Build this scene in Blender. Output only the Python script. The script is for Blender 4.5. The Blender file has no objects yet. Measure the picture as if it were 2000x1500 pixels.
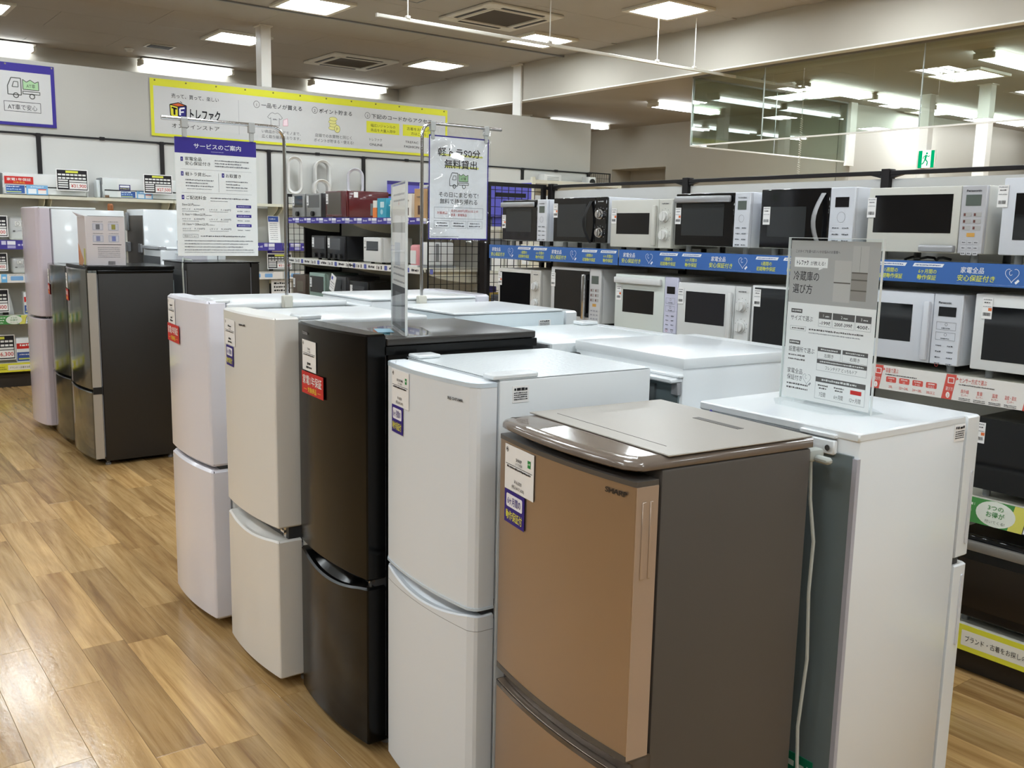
import bpy, bmesh, math, random
from mathutils import Vector, Matrix, Euler
R = math.radians
random.seed(7)
S = bpy.context.scene
COL = S.collection

# ---------------------------------------------------------------- camera
CAM_H = 1.58
def camera():
    yaw, pit, rol = R(37.124), R(9.05), R(-1.167)
    f = Vector((math.sin(yaw)*math.cos(pit), math.cos(yaw)*math.cos(pit), -math.sin(pit)))
    r = Vector((math.cos(yaw), -math.sin(yaw), 0)); d = f.cross(r)
    r2 = r*math.cos(rol) + d*math.sin(rol); d2 = d*math.cos(rol) - r*math.sin(rol)
    cd = bpy.data.cameras.new('camera'); co = bpy.data.objects.new('camera', cd); COL.objects.link(co)
    m = Matrix((r2, -d2, -f)).transposed().to_4x4(); m.translation = (0, 0, CAM_H)
    co.matrix_world = m
    cd.sensor_width = 36; cd.lens = 1857.5/2000*36; cd.clip_start = .05; cd.clip_end = 100
    S.camera = co
camera()

# ---------------------------------------------------------------- world, exposure
W = bpy.data.worlds.new('world'); S.world = W; W.use_nodes = True
W.node_tree.nodes['Background'].inputs[0].default_value = (.9, .92, 1, 1)
W.node_tree.nodes['Background'].inputs[1].default_value = .05
S.view_settings.view_transform = 'Standard'; S.view_settings.look = 'None'
S.view_settings.gamma = 1; S.view_settings.use_curve_mapping = False
S.view_settings.exposure = 0.0
S.cycles.max_bounces = 6; S.cycles.diffuse_bounces = 3; S.cycles.glossy_bounces = 3
S.cycles.transmission_bounces = 4; S.cycles.transparent_max_bounces = 14
S.cycles.use_adaptive_sampling = True; S.cycles.adaptive_threshold = .06
S.cycles.caustics_reflective = False; S.cycles.caustics_refractive = False
S.cycles.sample_clamp_indirect = 6
LAMP = 47.5         # radiance of the ceiling tubes
LAMP_COL = (.88, .957, 1.0)

# ---------------------------------------------------------------- materials
def lin(c):
    c = c/255
    return c/12.92 if c <= .04045 else ((c+.055)/1.055)**2.4
def rgb(c): return (lin(c[0]), lin(c[1]), lin(c[2]), 1)
MATS = {}
def mat(name, c, rough=.5, metal=0, coat=0, spec=.5, trans=0, ior=1.45, alpha=1, emit=0, bump=None, var=0, aniso=0):
    """procedural principled material; c = sRGB 0..255; bump=(scale,strength); var = colour mottling"""
    if name in MATS: return MATS[name]
    m = bpy.data.materials.new(name); m.use_nodes = True; MATS[name] = m
    nt = m.node_tree; b = nt.nodes['Principled BSDF']; L = nt.links.new
    b.inputs['Base Color'].default_value = rgb(c); b.inputs['Roughness'].default_value = rough
    b.inputs['Metallic'].default_value = metal; b.inputs['Coat Weight'].default_value = coat
    b.inputs['Coat Roughness'].default_value = .06; b.inputs['Specular IOR Level'].default_value = spec
    b.inputs['Transmission Weight'].default_value = trans; b.inputs['IOR'].default_value = ior
    b.inputs['Alpha'].default_value = alpha; b.inputs['Anisotropic'].default_value = aniso
    if emit:
        b.inputs['Emission Color'].default_value = rgb(c); b.inputs['Emission Strength'].default_value = emit
    tc = nt.nodes.new('ShaderNodeTexCoord')
    n = nt.nodes.new('ShaderNodeTexNoise'); n.inputs['Scale'].default_value = bump[0] if bump else 6
    n.inputs['Detail'].default_value = 3; L(tc.outputs['Object'], n.inputs['Vector'])
    if bump:
        bp = nt.nodes.new('ShaderNodeBump'); bp.inputs['Strength'].default_value = bump[1]; bp.inputs['Distance'].default_value = .002
        L(n.outputs['Fac'], bp.inputs['Height']); L(bp.outputs['Normal'], b.inputs['Normal'])
    if var:
        mx = nt.nodes.new('ShaderNodeMix'); mx.data_type = 'RGBA'
        n2 = nt.nodes.new('ShaderNodeTexNoise'); n2.inputs['Scale'].default_value = 3.5; n2.inputs['Detail'].default_value = 4
        L(tc.outputs['Object'], n2.inputs['Vector']); L(n2.outputs['Fac'], mx.inputs['Factor'])
        mx.inputs['A'].default_value = rgb([max(0, v*(1-var)) for v in c]); mx.inputs['B'].default_value = rgb([min(255, v*(1+var)) for v in c])
        L(mx.outputs['Result'], b.inputs['Base Color'])
    return m
def ink(c): return mat('ink_%d_%d_%d' % tuple(c), c, .55, spec=.25)
def emis(name, c, s):
    if name in MATS: return MATS[name]
    m = bpy.data.materials.new(name); m.use_nodes = True; nt = m.node_tree; nt.nodes.clear(); MATS[name] = m
    e = nt.nodes.new('ShaderNodeEmission'); o = nt.nodes.new('ShaderNodeOutputMaterial')
    e.inputs[0].default_value = (*c, 1); e.inputs[1].default_value = s; nt.links.new(e.outputs[0], o.inputs[0])
    return m
TUBE = emis('lamp_tube', LAMP_COL, LAMP)
TUBE2 = emis('batten_tube', LAMP_COL, LAMP*.4)     # bare fluorescent tubes are dimmer than the recessed lamps
WHITE = mat('fridge_white', (230, 234, 236), .28, coat=.35)
WHITE_HAMMER = mat('fridge_white_hammered', (228, 234, 236), .22, bump=(90, .55))
PAINT = mat('wall_paint', (196, 190, 178), .75, bump=(120, .15), var=.012)
PAINT2 = mat('wall_paint_bright', (188, 185, 178), .7, bump=(120, .12), var=.01)
CEIL = mat('ceiling_board', (180, 174, 166), .85, bump=(220, .3), var=.015)
BLACK = mat('black_plastic', (20, 19, 20), .35)
BLACKST = mat('black_steel', (24, 20, 22), .4, metal=.2)
CHROME = mat('chrome', (215, 216, 218), .14, metal=1)
SILVER = mat('silver_plastic', (176, 177, 180), .32, metal=.55)
DGREY = mat('dark_grey_plastic', (62, 63, 65), .4)
GREY = mat('grey_plastic', (135, 137, 139), .4)
CREAM = mat('cream_steel', (222, 219, 200), .38)
def glassmat(name, tint, rough=0.0, mixf=.12, ior=1.5):
    """thin clear sheet: transparent with a fresnel gloss (panes, acrylic, sleeves)"""
    if name in MATS: return MATS[name]
    m = bpy.data.materials.new(name); m.use_nodes = True; nt = m.node_tree; nt.nodes.clear(); MATS[name] = m; L = nt.links.new
    t = nt.nodes.new('ShaderNodeBsdfTransparent'); t.inputs[0].default_value = rgb(tint)
    g = nt.nodes.new('ShaderNodeBsdfGlossy'); g.inputs['Roughness'].default_value = rough
    f = nt.nodes.new('ShaderNodeFresnel'); f.inputs[0].default_value = ior
    a = nt.nodes.new('ShaderNodeMath'); a.operation = 'MULTIPLY_ADD'; a.inputs[1].default_value = 1.0; a.inputs[2].default_value = mixf; a.use_clamp = True
    mx = nt.nodes.new('ShaderNodeMixShader'); o = nt.nodes.new('ShaderNodeOutputMaterial')
    ge = nt.nodes.new('ShaderNodeNewGeometry'); inv = nt.nodes.new('ShaderNodeMath'); inv.operation = 'SUBTRACT'; inv.inputs[0].default_value = 1; L(ge.outputs['Backfacing'], inv.inputs[1])
    mu = nt.nodes.new('ShaderNodeMath'); mu.operation = 'MULTIPLY'; L(a.outputs[0], mu.inputs[0]); L(inv.outputs[0], mu.inputs[1])   # gloss on the outer faces only
    L(f.outputs[0], a.inputs[0]); L(mu.outputs[0], mx.inputs[0]); L(t.outputs[0], mx.inputs[1]); L(g.outputs[0], mx.inputs[2]); L(mx.outputs[0], o.inputs[0])
    return m
ACRYL = glassmat('clear_acrylic', (253, 254, 254), .02, .0, 1.12)
PANE = glassmat('smoke_screen_glass', (232, 239, 234), .0, .06)

# ---------------------------------------------------------------- object helpers
def tag(o, label=None, cat=None, group=None, kind=None):
    if label: o['label'] = label
    if cat: o['category'] = cat
    if group: o['group'] = group
    if kind: o['kind'] = kind
    return o
def empty(name, loc=(0, 0, 0), rz=0, label=None, cat=None, group=None, parent=None):
    o = bpy.data.objects.new(name, None); COL.objects.link(o); o.location = loc; o.rotation_euler = (0, 0, rz); o.parent = parent
    o.empty_display_size = .05
    return tag(o, label, cat, group)
def bm_new(): return bmesh.new()
def _setmi(faces, mi):
    for f in faces: f.material_index = mi
def box(bm, x0, x1, y0, y1, z0, z1, r=0, seg=1, mi=0):
    vs = [bm.verts.new((x, y, z)) for x in (x0, x1) for y in (y0, y1) for z in (z0, z1)]
    fs = [bm.faces.new([vs[i] for i in q]) for q in ((0, 1, 3, 2), (4, 6, 7, 5), (0, 4, 5, 1), (2, 3, 7, 6), (0, 2, 6, 4), (1, 5, 7, 3))]
    _setmi(fs, mi)
    if r:
        es = list({e for f in fs for e in f.edges})
        res = bmesh.ops.bevel(bm, geom=es, offset=r, segments=seg, affect='EDGES', profile=.5, clamp_overlap=True)
        _setmi(res['faces'], mi)
def prism(bm, pts, axis, lo, hi, mi=0, cap=True):
    """polygon pts (a,b) extruded along axis: 'x' -> (y,z), 'y' -> (x,z), 'z' -> (x,y)"""
    def P(a, b, c): return {'x': (c, a, b), 'y': (a, c, b), 'z': (a, b, c)}[axis]
    A = [bm.verts.new(P(a, b, lo)) for a, b in pts]; B = [bm.verts.new(P(a, b, hi)) for a, b in pts]
    n = len(pts); fs = []
    for i in range(n): fs.append(bm.faces.new((A[i], A[(i+1) % n], B[(i+1) % n], B[i])))
    if cap: fs.append(bm.faces.new(A[::-1])); fs.append(bm.faces.new(B))
    _setmi(fs, mi)
def rings(bm, rgs, mi=0, caps=True):
    """skin a list of equal-length closed rings of 3D points"""
    vs = [[bm.verts.new(p) for p in r] for r in rgs]; n = len(rgs[0]); fs = []
    for a, b in zip(vs, vs[1:]):
        for i in range(n): fs.append(bm.faces.new((a[i], a[(i+1) % n], b[(i+1) % n], b[i])))
    if caps: fs.append(bm.faces.new(vs[0][::-1])); fs.append(bm.faces.new(vs[-1]))
    _setmi(fs, mi)
def tube(bm, pts, r, n=8, mi=0, caps=True):
    pts = [Vector(p) for p in pts]; out = []; up = Vector((0, 0, 1)); prev = None
    for i, p in enumerate(pts):
        t = (pts[min(i+1, len(pts)-1)] - pts[max(i-1, 0)]).normalized()
        a = (prev if prev else (up if abs(t.z) < .9 else Vector((1, 0, 0))))
        s = t.cross(a).normalized(); u = s.cross(t).normalized(); prev = u
        out.append([p + (s*math.cos(2*math.pi*k/n) + u*math.sin(2*math.pi*k/n))*r for k in range(n)])
    rings(bm, out, mi, caps)
def cyl(bm, p0, p1, r, n=12, mi=0, r1=None):
    p0, p1 = Vector(p0), Vector(p1); t = (p1-p0).normalized(); a = Vector((0, 0, 1)) if abs(t.z) < .9 else Vector((1, 0, 0))
    s = t.cross(a).normalized(); u = s.cross(t).normalized(); r1 = r if r1 is None else r1
    rings(bm, [[p+(s*math.cos(2*math.pi*k/n)+u*math.sin(2*math.pi*k/n))*q for k in range(n)] for p, q in ((p0, r), (p1, r1))], mi)
def obj(name, bm, mats, parent=None, smooth=True, loc=None, rz=0, sharp=40, **tags):
    bmesh.ops.recalc_face_normals(bm, faces=bm.faces[:])
    me = bpy.data.meshes.new(name); bm.to_mesh(me); bm.free()
    for m in (mats if isinstance(mats, (list, tuple)) else [mats]): me.materials.append(m)
    if smooth:
        me.shade_smooth(); me.set_sharp_from_angle(angle=R(sharp))
    o = bpy.data.objects.new(name, me); COL.objects.link(o); o.parent = parent
    if loc is not None: o.location = loc
    o.rotation_euler = (0, 0, rz)
    return tag(o, **tags)
def bobj(name, m, parent, x0, x1, y0, y1, z0, z1, r=0, seg=1, **tags):
    bm = bm_new(); box(bm, x0, x1, y0, y1, z0, z1, r, seg); return obj(name, bm, m, parent, **tags)
def copy_tree(o, parent=None):
    c = o.copy(); COL.objects.link(c); c.parent = parent
    for ch in list(o.children): copy_tree(ch, c)
    return c

# ---------------------------------------------------------------- flat print (lettering, rules, pictograms) on a panel
_tc = bpy.data.curves.new('type', 'FONT'); _tc.resolution_u = 2
_to = bpy.data.objects.new('type', _tc); _ts = bpy.data.scenes.new('type'); _ts.collection.objects.link(_to)
_cache = {}
def glyphs(s, bold=0, shear=0, space=1):
    k = (s, bold, shear, space)
    if k not in _cache:
        _tc.body = s; _tc.offset = bold; _tc.shear = shear; _tc.space_character = space
        _ts.view_layers[0].update(); dg = _ts.view_layers[0].depsgraph
        me = bpy.data.meshes.new_from_object(_to.evaluated_get(dg))
        vs = [(v.co.x, v.co.y) for v in me.vertices]; fs = [tuple(p.vertices) for p in me.polygons]
        bpy.data.meshes.remove(me)
        x0 = min(v[0] for v in vs) if vs else 0; x1 = max(v[0] for v in vs) if vs else 1
        _cache[k] = ([(x-x0, y) for x, y in vs], fs, x1-x0)
    return _cache[k]
class Print:
    """shapes in panel coordinates (u right, v up, metres) with a colour and a layer"""
    def __init__(s): s.v = []; s.f = []; s.m = []; s.mats = []
    def _mi(s, c):
        m = c if isinstance(c, bpy.types.Material) else ink(c)
        if m not in s.mats: s.mats.append(m)
        return s.mats.index(m)
    def poly(s, pts, c, layer=1):
        b = len(s.v); s.v += [(u, v, layer) for u, v in pts]; s.f.append(tuple(range(b, b+len(pts)))); s.m.append(s._mi(c))
    def rect(s, u0, u1, v0, v1, c, layer=1): s.poly([(u0, v0), (u1, v0), (u1, v1), (u0, v1)], c, layer)
    def rrect(s, u0, u1, v0, v1, r, c, layer=1, n=4):
        pts = []
        for cx, cy, a0 in ((u1-r, v0+r, -90), (u1-r, v1-r, 0), (u0+r, v1-r, 90), (u0+r, v0+r, 180)):
            pts += [(cx+r*math.cos(R(a0+90*k/n)), cy+r*math.sin(R(a0+90*k/n))) for k in range(n+1)]
        s.poly(pts, c, layer)
    def ell(s, u, v, a, b, c, layer=1, n=24): s.poly([(u+a*math.cos(2*math.pi*k/n), v+b*math.sin(2*math.pi*k/n)) for k in range(n)], c, layer)
    def frame(s, u0, u1, v0, v1, t, c, layer=2):
        s.rect(u0, u1, v0, v0+t, c, layer); s.rect(u0, u1, v1-t, v1, c, layer); s.rect(u0, u0+t, v0+t, v1-t, c, layer); s.rect(u1-t, u1, v0+t, v1-t, c, layer)
    def line(s, pts, t, c, layer=2):
        for (a, b), (p, q) in zip(pts, pts[1:]):
            L = math.hypot(p-a, q-b) or 1; nx, ny = -(q-b)/L*t/2, (p-a)/L*t/2
            s.poly([(a-nx, b-ny), (p-nx, q-ny), (p+nx, q+ny), (a+nx, b+ny)], c, layer)
    def ring(s, u, v, a, b, t, c, layer=2, a0=0, a1=360, n=28):
        s.line([(u+a*math.cos(R(a0+(a1-a0)*k/n)), v+b*math.sin(R(a0+(a1-a0)*k/n))) for k in range(n+1)], t, c, layer)
    def text(s, body, u, v, h, c, al='l', w=None, bold=0, layer=3, shear=0, space=1):
        if any(ord(q) > 0x2fff for q in body): bold = .026 if bold > .04 else min(bold, .009)
        vs, fs, wd = glyphs(body, bold, shear, space); k = h/.88; kx = k if w is None else w/max(wd, 1e-6)
        ox = u - {'l': 0, 'c': .5, 'r': 1}[al]*wd*kx; b = len(s.v); mi = s._mi(c)
        s.v += [(ox+x*kx, v+y*k, layer) for x, y in vs]
        for f in fs: s.f.append(tuple(b+i for i in f)); s.m.append(mi)
        return wd*kx
    def micro(s, u0, u1, v, h, c, layer=3, seed=0):
        """a line of print too small to read: broken strokes"""
        rr = random.Random(hash((round(u0, 4), round(v, 4), seed))); u = u0
        while u < u1:
            w = h*rr.uniform(.5, 1.5); s.rect(u, min(u+w, u1), v+h*rr.uniform(0, .2), v+h*rr.uniform(.7, 1), c, layer); u += w+h*rr.uniform(.15, .45)
    def build(s, name, parent, O, U, V, step=.00035, base=None, back=None, **tags):
        """O origin, U,V unit axes; base=(u0,u1,v0,v1,thickness,material[,rim]) adds the solid panel behind"""
        O, U, V = Vector(O), Vector(U), Vector(V); N = U.cross(V)
        vs = [O+U*a+V*b+N*(l*step) for a, b, l in s.v]; fs = list(s.f); ms = list(s.m)
        if base:
            u0, u1, v0, v1, t, m = base[:6]; mi = s._mi(m); b = len(vs)
            vs += [O+U*a+V*c+N*d for a in (u0, u1) for c in (v0, v1) for d in (0, -t)]
            for q in ((0, 4, 6, 2), (1, 3, 7, 5), (0, 2, 3, 1), (4, 5, 7, 6), (0, 1, 5, 4), (2, 6, 7, 3)):
                fs.append(tuple(b+i for i in q)); ms.append(mi)
        me = bpy.data.meshes.new(name); me.from_pydata([tuple(v) for v in vs], [], fs)
        for m in s.mats: me.materials.append(m)
        me.polygons.foreach_set('material_index', ms); me.update()
        o = bpy.data.objects.new(name, me); COL.objects.link(o); o.parent = parent
        return tag(o, **tags)
PAPER = mat('paper', (243, 242, 241), .6, spec=.3)
K = (38, 36, 40); PURP = (62, 52, 140); RED = (203, 52, 48); YEL = (226, 222, 62); LG = (150, 150, 155)

# ================================================================ THE SHELL
CZ, LZ = 3.82, 3.37            # main ceiling, lower ceiling beyond the fascia
FX = 8.1                       # fascia plane
def struct(name, m, *b, r=0, parent=None):
    o = bobj(name, m, parent, *b, r=r)
    if parent is None: o['kind'] = 'structure'
    return o
# --- floor: slab + vinyl planks running along y
def wood():
    m = bpy.data.materials.new('vinyl_plank'); m.use_nodes = True; nt = m.node_tree; L = nt.links.new; N = nt.nodes.new
    b = nt.nodes['Principled BSDF']
    geo = N('ShaderNodeNewGeometry'); oi = N('ShaderNodeObjectInfo')
    ad = N('ShaderNodeMath'); ad.operation = 'ADD'; L(geo.outputs['Random Per Island'], ad.inputs[0]); L(oi.outputs['Random'], ad.inputs[1])
    fr = N('ShaderNodeMath'); fr.operation = 'FRACT'; L(ad.outputs[0], fr.inputs[0])
    off = N('ShaderNodeMath'); off.operation = 'MULTIPLY'; off.inputs[1].default_value = 37; L(fr.outputs[0], off.inputs[0])
    cx = N('ShaderNodeCombineXYZ'); L(off.outputs[0], cx.inputs[0]); L(off.outputs[0], cx.inputs[1])
    va = N('ShaderNodeVectorMath'); va.operation = 'ADD'; L(geo.outputs['Position'], va.inputs[0]); L(cx.outputs[0], va.inputs[1])
    def noise(sc, det, vec, dist=0, rough=.55):
        mp = N('ShaderNodeMapping'); mp.inputs['Scale'].default_value = vec; L(va.outputs[0], mp.inputs[0])
        n = N('ShaderNodeTexNoise'); n.inputs['Scale'].default_value = sc; n.inputs['Detail'].default_value = det; n.inputs['Distortion'].default_value = dist
        n.inputs['Roughness'].default_value = rough; L(mp.outputs[0], n.inputs[0]); return n.outputs['Fac']
    grain = noise(3.2, 5, (7, .42, 1), .9); fine = noise(14, 5, (16, .5, 1)); blot = noise(1.5, 3, (3, .7, 1), 1.4)
    ramp = N('ShaderNodeValToRGB'); L(grain, ramp.inputs[0]); e = ramp.color_ramp.elements
    e[0].position = .3; e[0].color = rgb((152, 117, 74)); e[1].position = .72; e[1].color = rgb((208, 174, 124))
    x = ramp.color_ramp.elements.new(.5); x.color = rgb((184, 149, 101))
    def mixc(t, fac, a, bb, f=None):
        mx = N('ShaderNodeMix'); mx.data_type = 'RGBA'; mx.blend_type = t; mx.inputs['Factor'].default_value = fac
        L(a, mx.inputs['A']); (L(bb, mx.inputs['B']) if not isinstance(bb, tuple) else setattr(mx.inputs['B'], 'default_value', bb))
        if f: L(f, mx.inputs['Factor'])
        return mx.outputs['Result']
    r2 = N('ShaderNodeValToRGB'); L(fr.outputs[0], r2.inputs[0]); q = r2.color_ramp.elements
    q[0].color = (.72, .68, .64, 1); q[1].color = (1.15, 1.12, 1.06, 1); q.new(.45).color = (.95, .95, .95, 1)
    c = mixc('MULTIPLY', 1, ramp.outputs[0], r2.outputs[0])
    r3 = N('ShaderNodeValToRGB'); L(fine, r3.inputs[0]); r3.color_ramp.elements[0].position = .32; r3.color_ramp.elements[0].color = (.72, .68, .62, 1); r3.color_ramp.elements[1].position = .5; r3.color_ramp.elements[1].color = (1, 1, 1, 1)
    c = mixc('MULTIPLY', .55, c, r3.outputs[0])
    r4 = N('ShaderNodeValToRGB'); L(blot, r4.inputs[0]); r4.color_ramp.elements[0].position = .25; r4.color_ramp.elements[0].color = (.8, .78, .74, 1); r4.color_ramp.elements[1].position = .65; r4.color_ramp.elements[1].color = (1.06, 1.05, 1.0, 1)
    c = mixc('MULTIPLY', .8, c, r4.outputs[0])
    L(c, b.inputs['Base Color']); b.inputs['Roughness'].default_value = .17; b.inputs['Specular IOR Level'].default_value = .42
    bp = N('ShaderNodeBump'); bp.inputs['Strength'].default_value = .3; bp.inputs['Distance'].default_value = .0016; L(noise(60, 3, (1, .5, 1)), bp.inputs['Height']); L(bp.outputs[0], b.inputs['Normal'])
    return m
WOOD = wood()
FLOOR = struct('floor', mat('floor_underlay', (92, 68, 44), .8), -6.2, 18.2, -5.2, 14.5, -.12, -.0012)
PW, PL = .152, .914
def plank_bm(bm, x, y, g=.0005, t=.002):
    x0, x1, y0, y1, c = x+g, x+PW-g, y+g, y+PL-g, .0006
    lo = [bm.verts.new(p) for p in ((x0, y0, -t), (x1, y0, -t), (x1, y1, -t), (x0, y1, -t))]
    md = [bm.verts.new(p) for p in ((x0, y0, -c), (x1, y0, -c), (x1, y1, -c), (x0, y1, -c))]
    hi = [bm.verts.new(p) for p in ((x0+c, y0+c, 0), (x1-c, y0+c, 0), (x1-c, y1-c, 0), (x0+c, y1-c, 0))]
    bm.faces.new(hi)
    for a, b in ((lo, md), (md, hi)):
        for i in range(4): bm.faces.new((a[i], a[(i+1) % 4], b[(i+1) % 4], b[i]))
def floor_planks():
    fx, fy = math.sin(R(37.124)), math.cos(R(37.124)); near = []; rest = []
    ix = -40
    while ix*PW < 18:
        x = ix*PW; st = random.random()*PL; y = -5.1+st-PL
        while y < 14.3:
            cx, cy = x+PW/2, y+PL/2; dp = cx*fx+cy*fy; lat = cx*fy-cy*fx
            seen = dp > .9 and abs(lat) < dp*.56+.1 and (cx < 1.5 or (2.3 < cx < 3.5 and cy < 2.6)) and cy < 10.2 and not (cx > 1.3 and 1.3 < cy < 8.5 and cx < 2.3)
            (near if seen else rest).append((math.hypot(cx, cy), x, y)); y += PL
        ix += 1
    near.sort(); rest += near[290:]; near = near[:290]
    bm = bm_new(); plank_bm(bm, -PW/2, -PL/2); first = obj('plank', bm, WOOD, FLOOR, smooth=False)
    for i, (_, x, y) in enumerate(near):
        o = first if i == 0 else first.copy()
        if i: COL.objects.link(o); o.parent = FLOOR
        o.location = (x+PW/2, y+PL/2, 0)
    bm = bm_new()
    for _, x, y in rest: plank_bm(bm, x, y)
    obj('plank_field', bm, WOOD, FLOOR, smooth=False, kind='stuff')
floor_planks()
# --- ceilings
CEILO = struct('ceiling', CEIL, -6.2, FX, -5.2, 14.5, CZ+.012, CZ+.2)
def ceiling_boards():
    bw, bl = .91, 1.82; first = None
    for j in range(-6, 17):
        for i in range(-4, 5):
            x0 = i*bl+(bl/2 if j % 2 else 0)-.2; y0 = j*bw-.35; x1, y1 = min(x0+bl, FX-.01), min(y0+bw, 14.3)
            if x0 > 7.9 or y0 < -5 or x1-x0 < .1: continue
            full = abs(x1-x0-bl) < 1e-6 and abs(y1-y0-bw) < 1e-6
            if full and first:
                o = first.copy(); COL.objects.link(o); o.parent = CEILO
            else:
                g = .0018; a, b = (x1-x0)/2-g, (y1-y0)/2-g
                o = bobj('ceiling_board', CEIL, CEILO, -a, a, -b, b, 0, .011, r=.0015)
                if full: first = o
            o.location = ((x0+x1)/2, (y0+y1)/2, CZ)
ceiling_boards()
lowc = bobj('ceiling', CEIL, None, FX+.1, 18.2, -5.2, 14.5, LZ, LZ+.2); lowc['kind'] = 'structure'
# --- walls
DARKWALL = mat('wall_unseen_dark', (118, 112, 102), .7, var=.1)      # unseen walls, colour darkened to dim reflections and bounce light
struct('wall_left', DARKWALL, -6.2, -6, -5.2, 14.5, 0, CZ+.02)
struct('wall_rear', DARKWALL, -6, 18, -5.2, -5, 0, CZ+.02)
struct('wall_far', PAINT, -6, 11.7, 14.3, 14.5, 0, CZ+.02)
struct('wall_partition', PAINT2, -6, 9.3, 10.53, 10.58, 0, 3.14, r=.004)
struct('wall_end', PAINT, 18, 18.2, -5.2, 14.5, 0, LZ+.2)
struct('wall_side', mat('wall_panel_white', (186, 181, 170), .6), 11.5, 18, 7.76, 7.96, 0, LZ+.02)
wr = struct('wall_right', PAINT, 11.5, 11.7, 7.97, 11.17, 0, LZ+.02)
bobj('wall_section', PAINT, wr, 11.5, 11.7, 12.45, 14.3, 0, LZ+.02); bobj('wall_section', PAINT, wr, 11.5, 11.7, 11.17, 12.45, 2.69, LZ+.02)
struct('door_1', PAINT, 11.95, 12.0, 11.0, 12.6, 0, 2.85); wc = struct('wall_recess', PAINT, 11.7, 11.95, 11.12, 11.17, 0, 2.74)
bobj('wall_section', PAINT, wc, 11.7, 11.95, 12.45, 12.5, 0, 2.74); bobj('wall_section', PAINT, wc, 11.7, 11.95, 11.17, 12.45, 2.69, 2.74)
fa = struct('wall_fascia', PAINT, FX, FX+.1, -5, 14.3, LZ-.015, CZ+.02)
bobj('edge_trim', mat('trim_white', (243, 241, 236), .4), fa, FX-.006, FX+.106, -5, 14.3, LZ-.03, LZ-.0155)
struct('trim_1', PAINT, -6, FX, 13.9, 14.3, 3.6, CZ)                 # bulkhead along the far wall
struct('trim_2', GREY, 2.4, FX, 9.735, 9.765, CZ-.016, CZ)           # steel track across the ceiling
struct('trim_3', mat('column_white', (233, 230, 222), .5), 11.36, 11.5, 7.7, 7.76, 2.55, LZ)
COLM = mat('column_white', (233, 230, 222), .5)
def column(name, x0, x1, y0, y1, z1, label):
    t = empty(name, ((x0+x1)/2, (y0+y1)/2, 0), 0, label, 'column'); a, b = (x1-x0)/2, (y1-y0)/2
    bobj('shaft', COLM, t, -a, a, -b, b, 0, z1-.0005, r=.004); bobj('collar', COLM, t, -a-.02, a+.02, -b-.02, b+.02, z1-.012, z1-.0004)
column('column', 4.40, 4.52, 10.6, 10.75, CZ, 'white square column rising behind the yellow banner')
column('column', 8.07, 8.19-.092, 10.6, 10.78, CZ, 'white column against the beam at the end of the partition')
column('column', 9.12, 9.26, 11.9, 12.05, LZ, 'white column crossing the lit tube lamp behind the partition end')
column('column', 11.40, 11.52, 6.62, 6.74, LZ, 'slim white column carrying the green exit sign')
column('column', 11.10, 11.22, 5.72, 5.86, LZ, 'white column right of the exit sign under the glass screen')

# ================================================================ CEILING FIXTURES
def square_lamp():
    t = empty('ceiling_lamp'); h = .33
    bm = bm_new()
    for a, b, c, d in ((-h, h, -h, -h+.05), (-h, h, h-.05, h), (-h, -h+.05, -h+.05, h-.05), (h-.05, h, -h+.05, h-.05)): box(bm, a, b, c, d, -.028, -.0005, r=.003)
    obj('frame', bm, mat('lamp_frame', (224, 219, 206), .5), t)
    bobj('reflector', mat('lamp_reflector', (240, 240, 238), .4), t, -h+.05, h-.05, -h+.05, h-.05, -.004, -.0008)
    for k in range(3):
        y = -.165+.165*k
        bm = bm_new(); prism(bm, [(y+.058*math.cos(a), -.008-.016*max(0, math.sin(a))) for a in [math.pi*i/4 for i in range(5)]], 'x', -.27, .27)
        obj('tube', bm, TUBE, t)
    return t
lamp0 = square_lamp(); lamp_used = [False]
def put_lamp(x, y, label, z=CZ, group=None, rz=0):
    o = lamp0 if not lamp_used[0] else copy_tree(lamp0)
    lamp_used[0] = True; o.location = (x, y, z); o.rotation_euler.z = rz
    return tag(o, label, 'ceiling lamp', group)
put_lamp(7.2, 9.12, 'square lamp of three tubes beside the large ceiling air vent unit')
put_lamp(7.2, 7.05, 'square lamp at the top edge, nearest the long beam')
put_lamp(7.22, 11.4, 'square lamp left of the column on the beam, over the partition')
put_lamp(4.47, 11.5, 'square lamp half hidden by the column behind the banner')
put_lamp(4.42, 9.3, 'square lamp cut by the top edge, above the yellow banner')
put_lamp(1.75, 11.7, 'square lamp in the top left corner of the picture')
for x in (-3.7, -1.0, 1.75, 4.45, 7.2):
    for y in (-3.9, -1.7, .5, 2.7, 4.85, 7.05, 9.3, 11.5):
        if (x == 7.2 and y >= 7) or (x == 4.45 and y > 9) or (x == 1.75 and y > 11): continue
        put_lamp(x, y, 'square lamp of the sales hall ceiling outside the picture', group='ceiling lamps outside the picture')
for x, y, l in ((10.3, 5.6, 'square lamp seen through the glass screen, over the exit sign'), (10.35, 7.55, 'square lamp reflected beside the end of the hanging rail'), (12.9, 7.35, 'small distant square lamp left of the exit column')):
    put_lamp(x, y, l, LZ)
def batten():
    t = empty('tube_lamp'); bm = bm_new()
    prism(bm, [(-.11, 0), (.11, 0), (.06, -.045), (-.06, -.045)], 'x', -.64, .64); obj('housing', bm, mat('lamp_frame', (224, 219, 206), .5), t)
    for y in (-.075, .075):
        bm = bm_new(); cyl(bm, (-.6, y, -.062), (.6, y, -.062), .018, 6); obj('tube', bm, TUBE2, t)
    for x in (-.625, .625): bobj('socket', mat('lamp_frame', (224, 219, 206), .5), t, x-.018, x+.018, -.1, .1, -.085, -.03, r=.004)
    return t
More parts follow.
